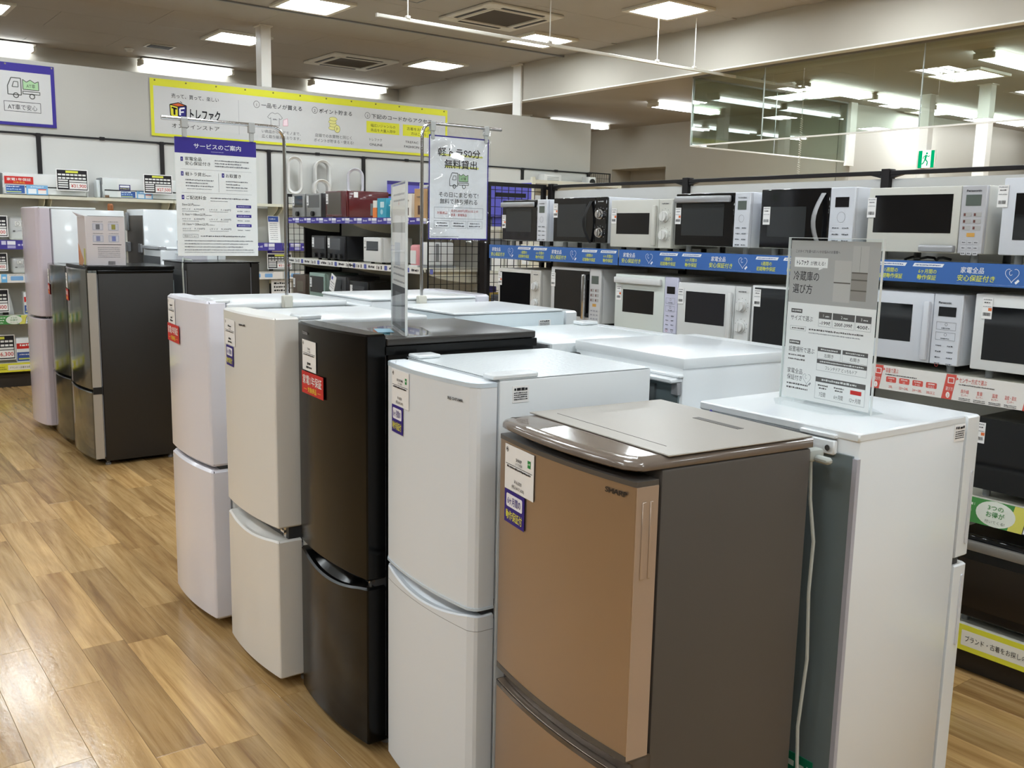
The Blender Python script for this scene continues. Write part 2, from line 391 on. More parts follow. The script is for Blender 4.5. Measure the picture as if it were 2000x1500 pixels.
bat0 = batten(); bat_used = [False]
def put_bat(x, y, z, label, group=None, rz=0):
    o = bat0 if not bat_used[0] else copy_tree(bat0); bat_used[0] = True
    o.location = (x, y, z); o.rotation_euler.z = rz; return tag(o, label, 'tube lamp', group)
put_bat(4.62, 13.75, 3.80, 'long tube lamp on the bulkhead, right of the blue truck poster')
put_bat(7.12, 13.75, 3.80, 'long tube lamp on the bulkhead right of the banner column')
put_bat(2.05, 13.75, 3.80, 'tube lamp on the bulkhead cut by the left edge')
put_bat(10.05, 9.44, LZ, 'twin tube lamp left of the glass screen corner')
put_bat(10.3, 12.02, LZ, 'twin tube lamp crossed by a column above the partition end')
for i, x in enumerate((10.1, 11.45, 12.8, 14.15, 15.5)):
    put_bat(x, 7.08, LZ, ['first', 'second', 'third', 'fourth', 'fifth'][i]+' tube lamp from the left in the row behind the glass screen', 'row of tube lamps behind the glass screen')
for i, x in enumerate((9.75, 11.1, 12.45, 13.8)):
    put_bat(x, 4.8, LZ, 'twin tube lamp at the right edge beyond the glass' if i == 0 else 'twin tube lamp of the row beyond the right edge', 'tube lamps beyond the right edge')
for x in (9.75, 11.1, 12.45, 13.8):
    for y in (2.5, .2, -2.1): put_bat(x, y, LZ, 'twin tube lamp of the side hall outside the picture', 'side hall lamps outside the picture')
def aircon(x, y, label):
    t = empty('air_vent_unit', (x, y, CZ), 0, label, 'air vent'); w = mat('vent_plastic', (222, 218, 208), .45); h = .475
    bm = bm_new()
    for a, b, c, d in ((-h, h, -h, -.33), (-h, h, .33, h), (-h, -.33, -.33, .33), (.33, h, -.33, .33)): box(bm, a, b, c, d, -.03, -.0005, r=.008)
    obj('panel', bm, w, t); bobj('filter', mat('vent_filter', (86, 78, 70), .8, bump=(900, .8)), t, -.3, .3, -.3, .3, -.022, -.002)
    bm = bm_new()
    for a, b, c, d in ((-.33, .33, -.33, -.3), (-.33, .33, .3, .33), (-.33, -.3, -.3, .3), (.3, .33, -.3, .3)): box(bm, a, b, c, d, -.036, -.001, r=.004)
    obj('grille_frame', bm, w, t)
    for a, b, c, d in ((-.27, .27, -.41, -.365), (-.27, .27, .365, .41), (-.41, -.365, -.27, .27), (.365, .41, -.27, .27)): bobj('louver', mat('vent_slot', (52, 48, 44), .6), t, a, b, c, d, -.034, -.029, r=.002)
aircon(6.15, 8.45, 'large square air vent unit at the top edge'); aircon(6.25, 12.0, 'square air vent unit above the banner end')
v = empty('ceiling_grille', (3.95, 12.75, CZ), 0, 'small square grille beside the lamp behind the column', 'vent')
bobj('rim', mat('vent_plastic', (222, 218, 208), .45), v, -.17, .17, -.13, .13, -.012, -.0005, r=.004)
for k in range(5): bobj('slat', mat('vent_slot', (52, 48, 44), .6), v, -.14, .14, -.1+.042*k, -.072+.042*k, -.016, -.012)
v = empty('smoke_detector', (3.7, 13.2, CZ), 0, 'round white smoke detector left of the small grille', 'detector'); bm = bm_new(); cyl(bm, (0, 0, -.012), (0, 0, -.0005), .06, 20); cyl(bm, (0, 0, -.04), (0, 0, -.012), .035, 20, r1=.05); obj('dome', bm, COLM, v)
h = empty('access_hatch', (4.95, 8.3, CZ), 0, 'square hatch outline at the top edge above the hanging rail', 'hatch'); bobj('lid', CEIL, h, -.22, .22, -.22, .22, -.006, -.0005, r=.002); bm = bm_new()
for a, b, c, d in ((-.24, .24, -.24, -.224), (-.24, .24, .224, .24), (-.24, -.224, -.224, .224), (.224, .24, -.224, .224)): box(bm, a, b, c, d, -.008, -.0005)
obj('rim', bm, GREY, h)
# hanging rail
HR = empty('hanging_rail', (6.5, 7.15, 3.3), 0, 'thin white rail hung on rods across the ceiling', 'rail'); RW = mat('rail_white', (226, 223, 213), .4)
bobj('bar', RW, HR, -2.53, 2.53, -.012, .012, -.012, .016, r=.003); bobj('end_cap', RW, HR, -2.545, -2.53, -.013, .013, -.013, .017); bobj('end_cap', RW, HR, 2.53, 2.545, -.013, .013, -.013, .017)
for x in (-2.25, -.73, .67, 1.22):
    bm = bm_new(); cyl(bm, (x, 0, .014), (x, 0, CZ-3.3-.001), .005, 6); obj('rod', bm, RW, HR); bobj('clamp', RW, HR, x-.02, x+.02, -.016, .016, .012, .036, r=.003)
bm = bm_new(); cyl(bm, (2.35, 0, .014), (2.35, 0, LZ-3.3-.001), .005, 6); obj('rod', bm, RW, HR); bobj('clamp', RW, HR, 2.33, 2.37, -.016, .016, .012, .036, r=.003)
# smoke screens of glass
FRM = mat('alu_frame', (186, 189, 186), .35, metal=.6)
def screen(name, x0, y0, x1, y1, n, label, cuts=None):
    L = math.hypot(x1-x0, y1-y0); a = math.atan2(y1-y0, x1-x0); t = empty(name, (x0, y0, 0), a, label, 'glass screen'); zb, zt = 2.6, LZ-.0005
    cuts = cuts or [L*k/n for k in range(n+1)]
    for p, q in zip(cuts, cuts[1:]): bobj('pane', PANE, t, p+.003, q-.003, -.003, .003, zb+.012, zt-.02)
    for p in cuts[1:-1]: bobj('divider', FRM, t, p-.004, p+.004, -.006, .006, zb, zt-.02)
    bobj('bottom_rail', COLM, t, 0, L, -.008, .008, zb-.004, zb+.012); bobj('top_rail', mat('screen_top', (150, 148, 142), .5), t, 0, L, -.015, .015, zt-.02, zt)
    bobj('end_stile', FRM, t, -.004, .006, -.008, .008, zb, zt); bobj('end_stile', FRM, t, L-.006, L+.004, -.008, .008, zb, zt)
screen('glass_screen', 8.374, 7.757, 8.374, -4.5, 6, 'long hanging glass screen along the beam', [0, 1.01, 2.8, 4.6, 6.4, 8.2, 10, 12.257])
screen('glass_screen', 8.39, 7.757, 11.36, 7.757, 2, 'short hanging glass screen reflecting the lamps, set across the room')
# coiled cord and exit sign
t = empty('coiled_cord', (9.45, 7.05, LZ), 0, 'white coiled cord hanging below the glass screen', 'cord')
bm = bm_new(); cyl(bm, (0, 0, -.0005), (0, 0, -.42), .004, 6); obj('cable', bm, RW, t)
bm = bm_new(); tube(bm, [(.012*math.cos(k*.9), .012*math.sin(k*.9), -.42-.0035*k) for k in range(190)], .004, 5); obj('coil', bm, RW, t)
t = empty('exit_sign', (11.3955, 6.58, 2.47), 0, 'green and white running man exit sign on the slim column', 'exit sign')
bobj('housing', COLM, t, -.05, 0, -.11, .11, 0, .22, r=.005)
p = Print(); EG = emis('exit_green', (0, .42, .16), 1.1); EW = emis('exit_white', (1, 1, 1), 1.2)
p.rect(-.105, .105, .005, .215, EW, 1); p.rect(-.105, -.055, .005, .215, EG, 2); p.rect(.06, .105, .005, .215, EG, 2)
p.ell(.005, .18, .013, .013, EG, 3); p.line([(-.002, .162), (-.012, .11)], .026, EG, 3); p.line([(-.012, .11), (.02, .075), (.012, .03)], .015, EG, 3); p.line([(-.014, .11), (-.03, .07), (-.052, .05)], .015, EG, 3); p.line([(0, .155), (.03, .14), (.045, .152)], .01, EG, 3); p.line([(-.006, .155), (-.035, .14), (-.04, .115)], .01, EG, 3)
p.build('pictogram', t, (-.0505, 0, 0), (0, -1, 0), (0, 0, 1))

# ================================================================ REFRIGERATORS
def door_ring(w, xf, xb, b, rc, e=0, n=12):
    """closed outline of a door seen from above; xf = front plane at the edges, b = bulge, rc = front corner radius"""
    h = w/2-e; pts = [(xb-e*.3, -h), (xf+rc, -h)]
    for k in range(1, 4): a = math.pi/2*k/4; pts.append((xf+rc-rc*math.sin(a)+e, -h+rc-rc*math.cos(a)))
    for k in range(n+1):
        y = (-h+rc)+(2*h-2*rc)*k/n; pts.append((xf-b*(1-(2*y/w)**2)+e, y))
    for k in range(3, 0, -1): a = math.pi/2*k/4; pts.append((xf+rc-rc*math.sin(a)+e, h-rc+rc*math.cos(a)))
    return pts+[(xf+rc, h), (xb-e*.3, h)]
def door_bm(w, xf, xb, z0, z1, b, rc, e=.006, scoop=0):
    bm = bm_new(); r0 = door_ring(w, xf, xb, b, rc); r1 = door_ring(w, xf, xb, b, rc, e)
    def front(x): return max(0, min(1, (xb-x)/(xb-xf)*1.6-.6))
    def dz(y, x): return scoop*max(0, 1-(2*y/(w*.9))**2)*front(x)
    R_ = [[(x, y, z0) for x, y in r1], [(x, y, z0+e) for x, y in r0], [(x, y, z1-e-dz(y, x)) for x, y in r0], [(x, y, z1-dz(y, x)) for x, y in r1]]
    if scoop:
        r2 = [(x+.012*front(x), y*.985) for x, y in r1]; r3 = [(x+(xb-x)*.5*front(x), y*.96) for x, y in r1]
        R_ += [[(x, y, z1-dz(y, x)) for x, y in r2], [(x, y, z1-.001) for x, y in r3]]
    rings(bm, R_); return bm
SIDEGREY = mat('fridge_back_steel', (120, 132, 135), .45, metal=.2, var=.05)
BACKDK = mat('compressor_dark', (52, 60, 62), .5, metal=.3)  # darker grey of the compressor cover below the back panel
FOOT = mat('fridge_foot', (146, 146, 148), .5)
GASK = mat('door_gasket', (150, 150, 156), .6)
def front_frame(F, y, z):
    """panel axes tangent to the bulged door of fridge F at local y"""
    w, d, b = F['w'], F['d'], F['b']; s = 8*b*y/(w*w); x = -d/2-b*(1-(2*y/w)**2)
    U = Vector((-s, -1, 0)).normalized(); return Vector((x, y, z)), U, Vector((0, 0, 1))
def price_tag(F, y, z, w, h, brand=None, price=None, tax=None, green=False):
    O, U, V = front_frame(F, y, z); p = Print(); a, c = w/2, h/2
    p.ring(-a+w*.09, c-h*.11, h*.045, h*.05, h*.012, K); p.micro(-a+w*.065, -a+w*.115, c-h*.13, h*.045, K)
    if brand: p.text(brand, 0, c-h*.3, h*.085, K, 'c', w=w*.2 if len(brand) < 8 else w*.36, bold=.01)
    else: p.micro(-w*.16, w*.16, c-h*.3, h*.085, K)
    p.text('2ドア冷蔵庫', 0, c-h*.385, h*.06, K, 'c', w=w*.24)
    p.rect(-a+w*.04, a-w*.04, c-h*.43, c-h*.418, K, 2); p.micro(-a+w*.09, a-w*.1, c-h*.5, h*.05, K)
    if price: p.text(price, -w*.02, -c+h*.2, h*.095, K, 'c', w=w*.26); p.text(tax, -w*.02, -c+h*.075, h*.085, K, 'c', w=w*.44)
    else: p.micro(-w*.12, w*.12, -c+h*.2, h*.09, K); p.micro(-w*.2, w*.2, -c+h*.08, h*.085, K)
    if green: p.rect(a-w*.2, a-w*.1, c-h*.32, c-h*.16, (40, 140, 70), 2); p.micro(a-w*.185, a-w*.115, c-h*.26, h*.05, (210, 235, 210))
    N = U.cross(V)
    p.build('price_tag', F['root'], O+N*.0014, U, V, base=(-a, a, -c, c, .001, PAPER), label='white price tag')
def warranty_red(F, y, z, w, h):
    O, U, V = front_frame(F, y, z); p = Print(); a, c = w/2, h/2; N = U.cross(V)
    p.text('家電1年保証', 0, c-h*.52, h*.4, (246, 244, 240), 'c', w=w*.88, bold=.018)
    p.text('対象商品', 0, -c+h*.12, h*.24, (240, 214, 70), 'c', w=w*.4, bold=.018); p.rect(-w*.4, -w*.25, -c+h*.2, -c+h*.22, (240, 214, 70), 2); p.rect(w*.25, w*.4, -c+h*.2, -c+h*.22, (240, 214, 70), 2)
    p.build('warranty_tag', F['root'], O+N*.0026, U, V, base=(-a, a, -c, c, .001, ink(RED)), label='red one year warranty tag')
def warranty_blue(F, y, z, w, h):
    O, U, V = front_frame(F, y, z); p = Print(); a, c = w/2, h/2; N = U.cross(V); B = (52, 36, 128)
    p.rrect(-a+w*.1, a-w*.1, 0, c-h*.1, h*.06, (242, 240, 246), 1); p.text('6ヶ月間の', 0, h*.1, h*.24, B, 'c', w=w*.66, bold=.015, layer=3)
    p.text('動作保証付', 0, -c+h*.14, h*.27, (235, 230, 84), 'c', w=w*.82, bold=.02)
    p.build('warranty_tag', F['root'], O+N*.0026, U, V, base=(-a, a, -c, c, .001, ink(B)), label='blue six month warranty tag')
def logo(F, s, y, z, h, w, c):
    O, U, V = front_frame(F, y, z); p = Print(); p.text(s, 0, 0, h, c, 'c', w=w, bold=.03); p.build('logo', F['root'], O+U.cross(V)*.001, U, V)
def side_sticker(F, x, z, w, h, sgn):
    p = Print()
    p.micro(-w*.4, w*.4, h*.22, h*.2, K)
    for k in range(4): p.micro(-w*.42, w*.4, h*.05-h*.13*k, h*.08, K, seed=k)
    U = Vector((-sgn, 0, 0)); V = Vector((0, 0, 1))
    p.build('rating_sticker', F['root'], Vector((x, sgn*(F['w']/2+.0012), z)), U, V, base=(-w/2, w/2, -h/2, h/2, .001, PAPER), label='white rating sticker')
def fridge(label, corner, ref, th, w, d, h, group, body, door, b=.02, rc=.015, z_lo=.04, zs0=.5, zs1=.52, dt=.06, low=None, scoop=0, cat='refrigerator', top=None, lid=None, door_top=None, e=.006, back=None, gasket=True, name='refrigerator', top_r=.006, seams=None):
    """ref = ground point of the near front corner ('front') or near back corner ('back') of the footprint"""
    th = R(th); s = Vector((math.cos(th), math.sin(th))); t = Vector((-s.y, s.x)); P = Vector(ref)
    c = P+s*(d/2)+t*(w/2)
    root = empty(name, (c.x, c.y, 0), th if corner == 'front' else th+math.pi, label, cat, group)
    F = dict(root=root, w=w, d=d, b=b, h=h); xf, xb = -d/2, d/2; near = -1 if corner == 'front' else 1
    door_top = door_top or h
    bt = h if top is None else h-.022
    bobj('body', body, root, xf+dt+.008, xb-.004, -w/2, w/2, .03, bt-.0005, r=.006, seg=2)
    if top is not None: bobj('top_panel', top, root, xf+dt+.004, xb, -w/2-.004, w/2+.004, bt, h, r=top_r, seg=3)
    obj('upper_door', door_bm(w, xf, xf+dt, zs1, door_top, b, rc, e), door, root, sharp=19)
    obj('lower_door', door_bm(w, xf, xf+dt, z_lo, zs0, b, rc, e, scoop), low or door, root, sharp=19)
    if gasket:
        bobj('gasket', GASK, root, xf+dt-.002, xf+dt+.012, -w/2+.012, w/2-.012, z_lo+.01, door_top-.03)
    bobj('divider', GASK if not gasket else DGREY, root, xf+dt*.5, xf+dt+.01, -w/2+.01, w/2-.01, zs0-.02, zs1+.02)
    bm = bm_new(); cyl(bm, (xf+dt*.55, near*(w/2-.04), zs0-.012), (xf+dt*.55, near*(w/2-.04), zs1+.01), .009, 10); box(bm, xf+dt*.4, xf+dt+.02, near*(w/2-.045)-.014, near*(w/2-.045)+.014, (zs0+zs1)/2-.004, (zs0+zs1)/2+.004); obj('hinge', bm, CHROME, root)
    for yy in (-w/2+.05, w/2-.05):
        for xx in (xf+dt+.03, xb-.05):
            bm = bm_new(); cyl(bm, (xx, yy, 0), (xx, yy, .012), .018, 12); cyl(bm, (xx, yy, .012), (xx, yy, .031), .011, 10); obj('foot', bm, FOOT, root)
    bk = back or SIDEGREY
    bobj('back_panel', bk, root, xb-.006, xb+.002, -w/2+.012, w/2-.012, .22, bt-.05); bobj('compressor_cover', BACKDK, root, xb-.01, xb+.001, -w/2+.02, w/2-.02, .05, .21)
    return F
A_ = 'front row of used refrigerators'; B_ = 'rear row of used refrigerators'; G_ = 'refrigerators at the far end'
LAV = mat('door_lavender_white', (230, 228, 236), .18, coat=.5)
LINEN = mat('door_linen_white', (229, 227, 222), .3, coat=.3, bump=(260, .12))
BLKG = mat('fridge_black', (9, 9, 9), .2, spec=.28)
BLKT = mat('fridge_black_top', (52, 49, 46), .3)
BLUW = mat('door_cool_white', (228, 233, 238), .38)
BRZ = mat('door_bronze', (173, 155, 138), .33, metal=.8, aniso=.5)
BRZE = mat('door_bronze_edge', (186, 168, 152), .35, metal=.5)
TAUPE = mat('fridge_taupe', (82, 77, 72), .42); TAUPET = mat('fridge_taupe_top', (164, 158, 149), .3, bump=(300, .1)); TAUPEL = mat('lid_taupe_gloss', (112, 101, 92), .16, coat=.5)
# --- front row, far to near
F = fridge('lavender white refrigerator with red warranty tag, farthest in the front row', 'front', (1.235, 3.535), 0, .475, .58, 1.292, A_, WHITE, LAV, b=.02, rc=.01, zs0=.648, zs1=.662, door_top=1.302, e=.01, dt=.07, top=WHITE)
price_tag(F, .145, 1.237, .125, .1); warranty_red(F, .12, 1.15, .19, .072); bobj('hinge_cover', WHITE, F['root'], -.255, -.2, -.235, -.15, 1.293, 1.306, r=.004)
F = fridge('cream white refrigerator with blue warranty tag, between lavender and black ones', 'front', (1.237, 2.92), -.5, .465, .58, 1.28, A_, WHITE, LINEN, b=.018, rc=.006, zs0=.535, zs1=.578, door_top=1.29, scoop=.018, top=WHITE, low=LINEN, dt=.085)
price_tag(F, .135, 1.21, .125, .09); warranty_blue(F, .14, 1.126, .09, .072); O_, U_, V_ = front_frame(F, 0, 1.244); p = Print(); p.micro(-.028, .028, 0, .008, K); p.build('logo', F['root'], O_+U_.cross(V_)*.001, U_, V_)
bobj('hinge_cover', WHITE, F['root'], -.2, -.12, -.232, -.15, 1.281, 1.296, r=.004)
F = fridge('glossy black refrigerator in the middle of the front row', 'front', (1.286, 2.385), -1, .478, .60, 1.272, A_, BLKG, BLKG, b=.022, rc=.005, z_lo=.03, zs0=.53, zs1=.552, door_top=1.285, scoop=.03, top=BLKT, top_r=.004)
price_tag(F, .115, 1.185, .125, .096, 'TOSHIBA'); warranty_red(F, .085, 1.098, .185, .07); logo(F, 'TOSHIBA', .15, 1.25, .011, .055, (150, 150, 152))
bm = bm_new(); prism(bm, [(-.24, 1.224), (.304, 1.224), (.304, 1.2485), (-.24, 1.2485)], 'y', -.2435, .2435); obj('lid_skirt', bm, BLKG, F['root'])
F = fridge('cool white refrigerator with smiling handle recess beside the bronze one', 'front', (1.302, 1.862), -2.8, .485, .57, 1.22, A_, WHITE, BLUW, b=.022, rc=.024, z_lo=.03, zs0=.62, zs1=.634, door_top=1.216, scoop=.027, e=.004)
r = F['root']; price_tag(F, .12, 1.152, .118, .1, 'IRIS OHYAMA', '¥14,000', '(税込¥15,400)', True); warranty_blue(F, .138, 1.064, .08, .077); logo(F, 'IRIS OHYAMA', -.165, 1.165, .009, .062, (70, 72, 76))
bobj('top_sheet', WHITE_HAMMER, r, -.217, .281, -.2415, .2415, 1.22, 1.2212); bobj('hinge_cover', WHITE, r, -.235, -.1, -.242, -.19, 1.2215, 1.234, r=.003); bobj('hinge_cover', WHITE, r, -.215, -.14, .18, .24, 1.2215, 1.232, r=.003)
bm = bm_new(); rings(bm, [[(x, y, z) for x, y in door_ring(.4865, -.2855, -.225, .022, .024)] for z in (1.2045, 1.2155)]); obj('door_cap', bm, mat('cap_blue_white', (206, 219, 230), .25), r)
bm = bm_new(); rings(bm, [[(x, y, z) for x, y in door_ring(.4858, -.2853, -.226, .022, .024)] for z in (.5785, .5797)]); obj('trim_line', bm, GREY, r)
bm = bm_new(); rings(bm, [[(x, y, z) for x, y in door_ring(.488, -.287, -.225, .022, .024)] for z in (.634, .641)]); obj('door_cap', bm, mat('cap_blue_white', (206, 219, 230), .25), r)
side_sticker(F, -.155, 1.182, .05, .042, -1)
# bronze
F = fridge('bronze two door refrigerator with taupe top, nearest in the front row', 'front', (1.289, 1.291), -5.2, .517, .50, 1.12, A_, TAUPE, BRZ, b=.02, rc=.003, z_lo=.04, zs0=.472, zs1=.508, door_top=1.1, dt=.056, e=.003, low=BRZ)
r = F['root']; price_tag(F, .15, 1.032, .145, .108, 'SHARP', '¥16,000', '(税込¥17,600)', True); warranty_blue(F, .168, .937, .104, .08); logo(F, 'SHARP', -.205, 1.066, .013, .062, (52, 46, 42))
bm = bm_new(); base_ = door_ring(.517, -.258, .25, .024, .03); q = [[(x, y) if x0 < -.17 else (x0, y0) for (x, y), (x0, y0) in zip(door_ring(.517, -.258, .25, .024, .03, e), base_)] for e in (.003, 0, 0, .004, .014, .03)]; zz = (1.121, 1.124, 1.131, 1.137, 1.1415, 1.1435)
rings(bm, [[(x, y, z) for x, y in k] for k, z in zip(q, zz)]); obj('top_lid', bm, TAUPEL, r)
bobj('top_panel', TAUPET, r, -.17, .2485, -.2575, .2575, 1.1438, 1.1475, r=.0015); bobj('lid_groove', TAUPE, r, -.12, -.118, -.19, .21, 1.1475, 1.148); bobj('top_mark', TAUPE, r, .145, .165, -.13, .02, 1.1475, 1.1482)
bm = bm_new(); rings(bm, [[(x, y, z) for x, y in door_ring(.5172, -.2515, -.194, .02, .004)] for z in (1.091, 1.1015)]); obj('door_cap', bm, TAUPE, r)
for z0, z1, n_ in ((.508, 1.09, 'door_side_trim'), (.04, .455, 'door_side_trim')): bobj(n_, BRZE, r, -.2495, -.195, -.2605, -.2583, z0+.004, z1)
bobj('grip', BRZE, r, -.236, -.226, -.2625, -.2602, .9, 1.06, r=.001); bobj('grip', BRZE, r, -.216, -.208, -.2625, -.2602, .9, 1.06, r=.001)
bm = bm_new(); rings(bm, [[(x+dx, y, z+.02*max(0, 1-(2*y/.5)**2)*(k == 2)) for x, y in door_ring(.515, -.249, -.19, .02, .006)] for k, (dx, z) in enumerate(((.018, .474), (.018, .495), (.002, .512)))]); obj('handle_recess', bm, mat('recess_taupe', (66, 58, 52), .18, coat=.4), r)
bm = bm_new(); rings(bm, [[(x, y, z) for x, y in door_ring(.5175, -.2515, -.196, .02, .004)] for z in (.46, .4715)]); obj('door_cap', bm, mat('recess_taupe', (66, 58, 52), .18), r)
bm = bm_new(); rings(bm, [[(x, y, z) for x, y in door_ring(.517, -.2513, -.196, .02, .004)] for z in (.5075, .521)]); obj('door_lip', bm, TAUPE, r)
# its plug and power cord
bm = bm_new(); box(bm, .252, .3, -.252, -.222, 1.083, 1.112, r=.008, seg=2); box(bm, .262, .282, -.292, -.25, 1.085, 1.1, r=.005); obj('plug', bm, mat('plug_grey', (172, 176, 170), .5), r)
bm = bm_new(); tube(bm, [(.262, -.245, 1.085), (.263, -.25, 1.0), (.27, -.262, .9), (.266, -.262, .78), (.27, -.268, .62), (.262, -.262, .45), (.264, -.27, .3), (.29, -.25, .12), (.3, -.2, .03), (.31, -.05, .008), (.33, .15, .008)], .0042, 7); obj('power_cord', bm, mat('plug_grey', (172, 176, 170), .5), r)
# --- rear row, near to far
F = fridge('white refrigerator with side grip handles carrying the acrylic guide sign', 'back', (1.885, 1.195), -1.5, .485, .515, 1.145, B_, WHITE, WHITE, b=.004, rc=.008, zs0=.752, zs1=.772, z_lo=.04, e=.004, back=SIDEGREY)
r = F['root']; side_sticker(F, -.16, 1.108, .048, .042, 1)
for z0, z1 in ((.812, .995), (.534, .717)):
    bm = bm_new(); pts = [(-.238+.006*math.cos(a), z+.006*math.sin(a)) for z, a0 in ((z1, 0), (z0, math.pi)) for a in [a0+math.pi*k/6 for k in range(7)]]; prism(bm, pts, 'y', .2427, .2457); obj('handle', bm, mat('handle_white', (205, 207, 212), .3), r)
bobj('top_rim', WHITE, r, -.185, .2585, -.2435, .2435, 1.128, 1.1495, r=.004); bobj('rear_rail', GREY, r, .257, .2615, -.225, .185, 1.108, 1.128); bobj('hinge_bracket', WHITE, r, .255, .27, .107, .187, 1.09, 1.124, r=.003)
for yy in (.122, .172): bm = bm_new(); cyl(bm, (.269, yy, 1.106), (.274, yy, 1.106), .007, 10); obj('screw', bm, CHROME, r)
bobj('hinge_bracket', WHITE, r, .247, .268, .087, .187, 1.128, 1.138, r=.002); bm = bm_new(); tube(bm, [(.265, -.19, 1.12), (.277, -.185, 1.135), (.275, -.175, 1.115), (.281, -.16, 1.13), (.273, -.155, 1.11)], .003, 6); obj('wire_tie', bm, mat('wire_blue', (70, 70, 160), .4), r); gl = bobj('green_label', mat('label_green', (18, 118, 84), .5), r, .2595, .2615, .107, .187, .22, .325); p = Print(); p.micro(-.03, .03, .0, .02, (206, 226, 216)); p.build('label_print', gl, (.2618, .147, .29), (0, 1, 0), (0, 0, 1)); bobj('edge_strip', mat('edge_lavender', (178, 178, 188), .4), r, .247, .2595, .231, .2432, .03, 1.09)
F = fridge('white lidded refrigerator second from the camera in the rear row', 'back', (2.0, 1.842), -4, .51, .54, 1.235, B_, WHITE, WHITE, b=.005, rc=.01, zs0=.6, zs1=.615, back=SIDEGREY)
r = F['root']; bobj('lid', WHITE, r, -.2, .268, -.259, .259, 1.205, 1.2365, r=.004, seg=2); bobj('rear_ledge', WHITE, r, .262, .31, -.24, .252, 1.166, 1.18, r=.004); bobj('rear_ledge', WHITE, r, .262, .285, -.25, .257, 1.18, 1.19, r=.003); bobj('hinge_bracket', FOOT, r, .268, .283, .225, .252, 1.13, 1.166, r=.002); bobj('plug_cluster', BLACK, r, .275, .305, -.245, -.21, 1.181, 1.2, r=.005)
bobj('condenser_panel', mat('panel_grey', (120, 126, 128), .45, metal=.3), r, .272, .279, -.2, .15, .2, 1.15)
F = fridge('low white refrigerator with shiny top behind the black and cool white ones', 'back', (1.95, 2.37), -1.5, .505, .6, 1.227, B_, WHITE_HAMMER, WHITE, b=.006, rc=.01, zs0=.6, zs1=.615)
r = F['root']; bobj('hinge_cover', WHITE, r, -.27, -.19, -.24, -.18, 1.2275, 1.241, r=.003); bobj('rear_strip', GREY, r, .297, .3035, -.24, .24, 1.19, 1.222)
F = fridge('white refrigerator with raised front ledge behind the black one', 'back', (1.95, 2.945), -1, .455, .6, 1.27, B_, mat('fridge_ice_white', (214, 226, 231), .3, coat=.2), WHITE, b=.006, rc=.01, zs0=.6, zs1=.615)
r = F['root']; bobj('top_panel', WHITE, r, -.22, .3, -.23, .23, 1.2705, 1.28, r=.003); side_sticker(F, -.13, 1.225, .06, .03, 1)
F = fridge('white refrigerator with rounded lavender door, farthest in the rear row', 'back', (1.88, 3.45), -1, .47, .6, 1.29, B_, WHITE, LAV, b=.012, rc=.03, zs0=.6, zs1=.615, door_top=1.306, e=.008, dt=.075)
r = F['root']; bobj('top_panel', WHITE, r, -.215, .3, -.238, .238, 1.2905, 1.302, r=.008, seg=3); bobj('rear_ledge', WHITE, r, .295, .33, -.235, .235, 1.262, 1.275, r=.004)
# --- far end group
MIR = mat('door_mirror_silver', (118, 120, 118), .1, metal=.9); STL = mat('door_steel_edge', (178, 172, 163), .34, metal=.5); DKB = mat('fridge_dark_brown', (33, 30, 27), .42)
F = fridge('silver mirror door refrigerator with dark side and a box on top', 'front', (1.5, 6.495), 0, .58, .55, 1.29, G_, DKB, MIR, b=.028, rc=.012, z_lo=.05, zs0=.497, zs1=.512, top=BLKG, door_top=1.292)
r = F['root']; bobj('top_plate', BLKG, r, -.27, .28, -.294, .294, 1.2905, 1.312, r=.003)
for z0, z1 in ((.052, .485), (.53, 1.27)): bobj('door_side_trim', STL, r, -.272, -.218, -.2935, -.291, z0, z1)
bobj('hinge_cover', BLACK, r, -.27, -.215, -.2955, -.292, .484, .53); price_tag(F, .2, 1.2, .12, .1); warranty_red(F, .19, 1.105, .16, .075)
F = fridge('silver mirror door refrigerator squeezed between dark and tall lavender ones', 'front', (1.515, 7.14), 0, .58, .55, 1.29, G_, DKB, mat('door_mirror_grey', (96, 99, 98), .12, metal=.9), b=.028, rc=.012, z_lo=.05, zs0=.497, zs1=.512, top=BLKG)
price_tag(F, .2, 1.2, .12, .1); warranty_red(F, .19, 1.105, .16, .075)
F = fridge('tall lavender refrigerator at the far left by the wall shelves', 'front', (1.478, 7.79), 0, .56, .62, 1.685, G_, WHITE, mat('door_lavender', (212, 202, 212), .2, coat=.5), b=.045, rc=.03, z_lo=.05, zs0=.868, zs1=.885, door_top=1.695, dt=.085)
r = F['root']; bobj('top_rim', WHITE, r, -.3, .1, -.279, .279, 1.6855, 1.7, r=.004); bobj('door_groove', mat('groove_mauve', (158, 150, 158), .4), r, -.222, -.214, -.283, -.28, .06, 1.68)
F = fridge('dark brown refrigerator turned away beside the service poster', 'back', (2.136, 6.5), 0, .5, .52, 1.33, G_, DKB, DKB, b=.01, zs0=.5, zs1=.52, back=mat('back_grey', (108, 110, 112), .5, metal=.3))
r = F['root']; bobj('top_plate', BLKG, r, -.26, .265, -.25, .25, 1.3305, 1.338, r=.002); bm = bm_new(); tube(bm, [(.2, .2, 1.345), (.24, .17, 1.352), (.23, .1, 1.344), (.19, .12, 1.35), (.25, .16, 1.36), (.275, .22, 1.3), (.272, .225, 1.1), (.274, .21, .9)], .006, 6); obj('power_cord', bm, mat('plug_grey', (172, 176, 170), .5), r)
F = fridge('tall white refrigerator turned away with brown grey back panel', 'back', (2.27, 7.92), 0, .46, .56, 1.705, G_, WHITE, WHITE, b=.01, zs0=.8, zs1=.82, back=mat('back_brown_grey', (96, 90, 84), .5, metal=.3, var=.1))
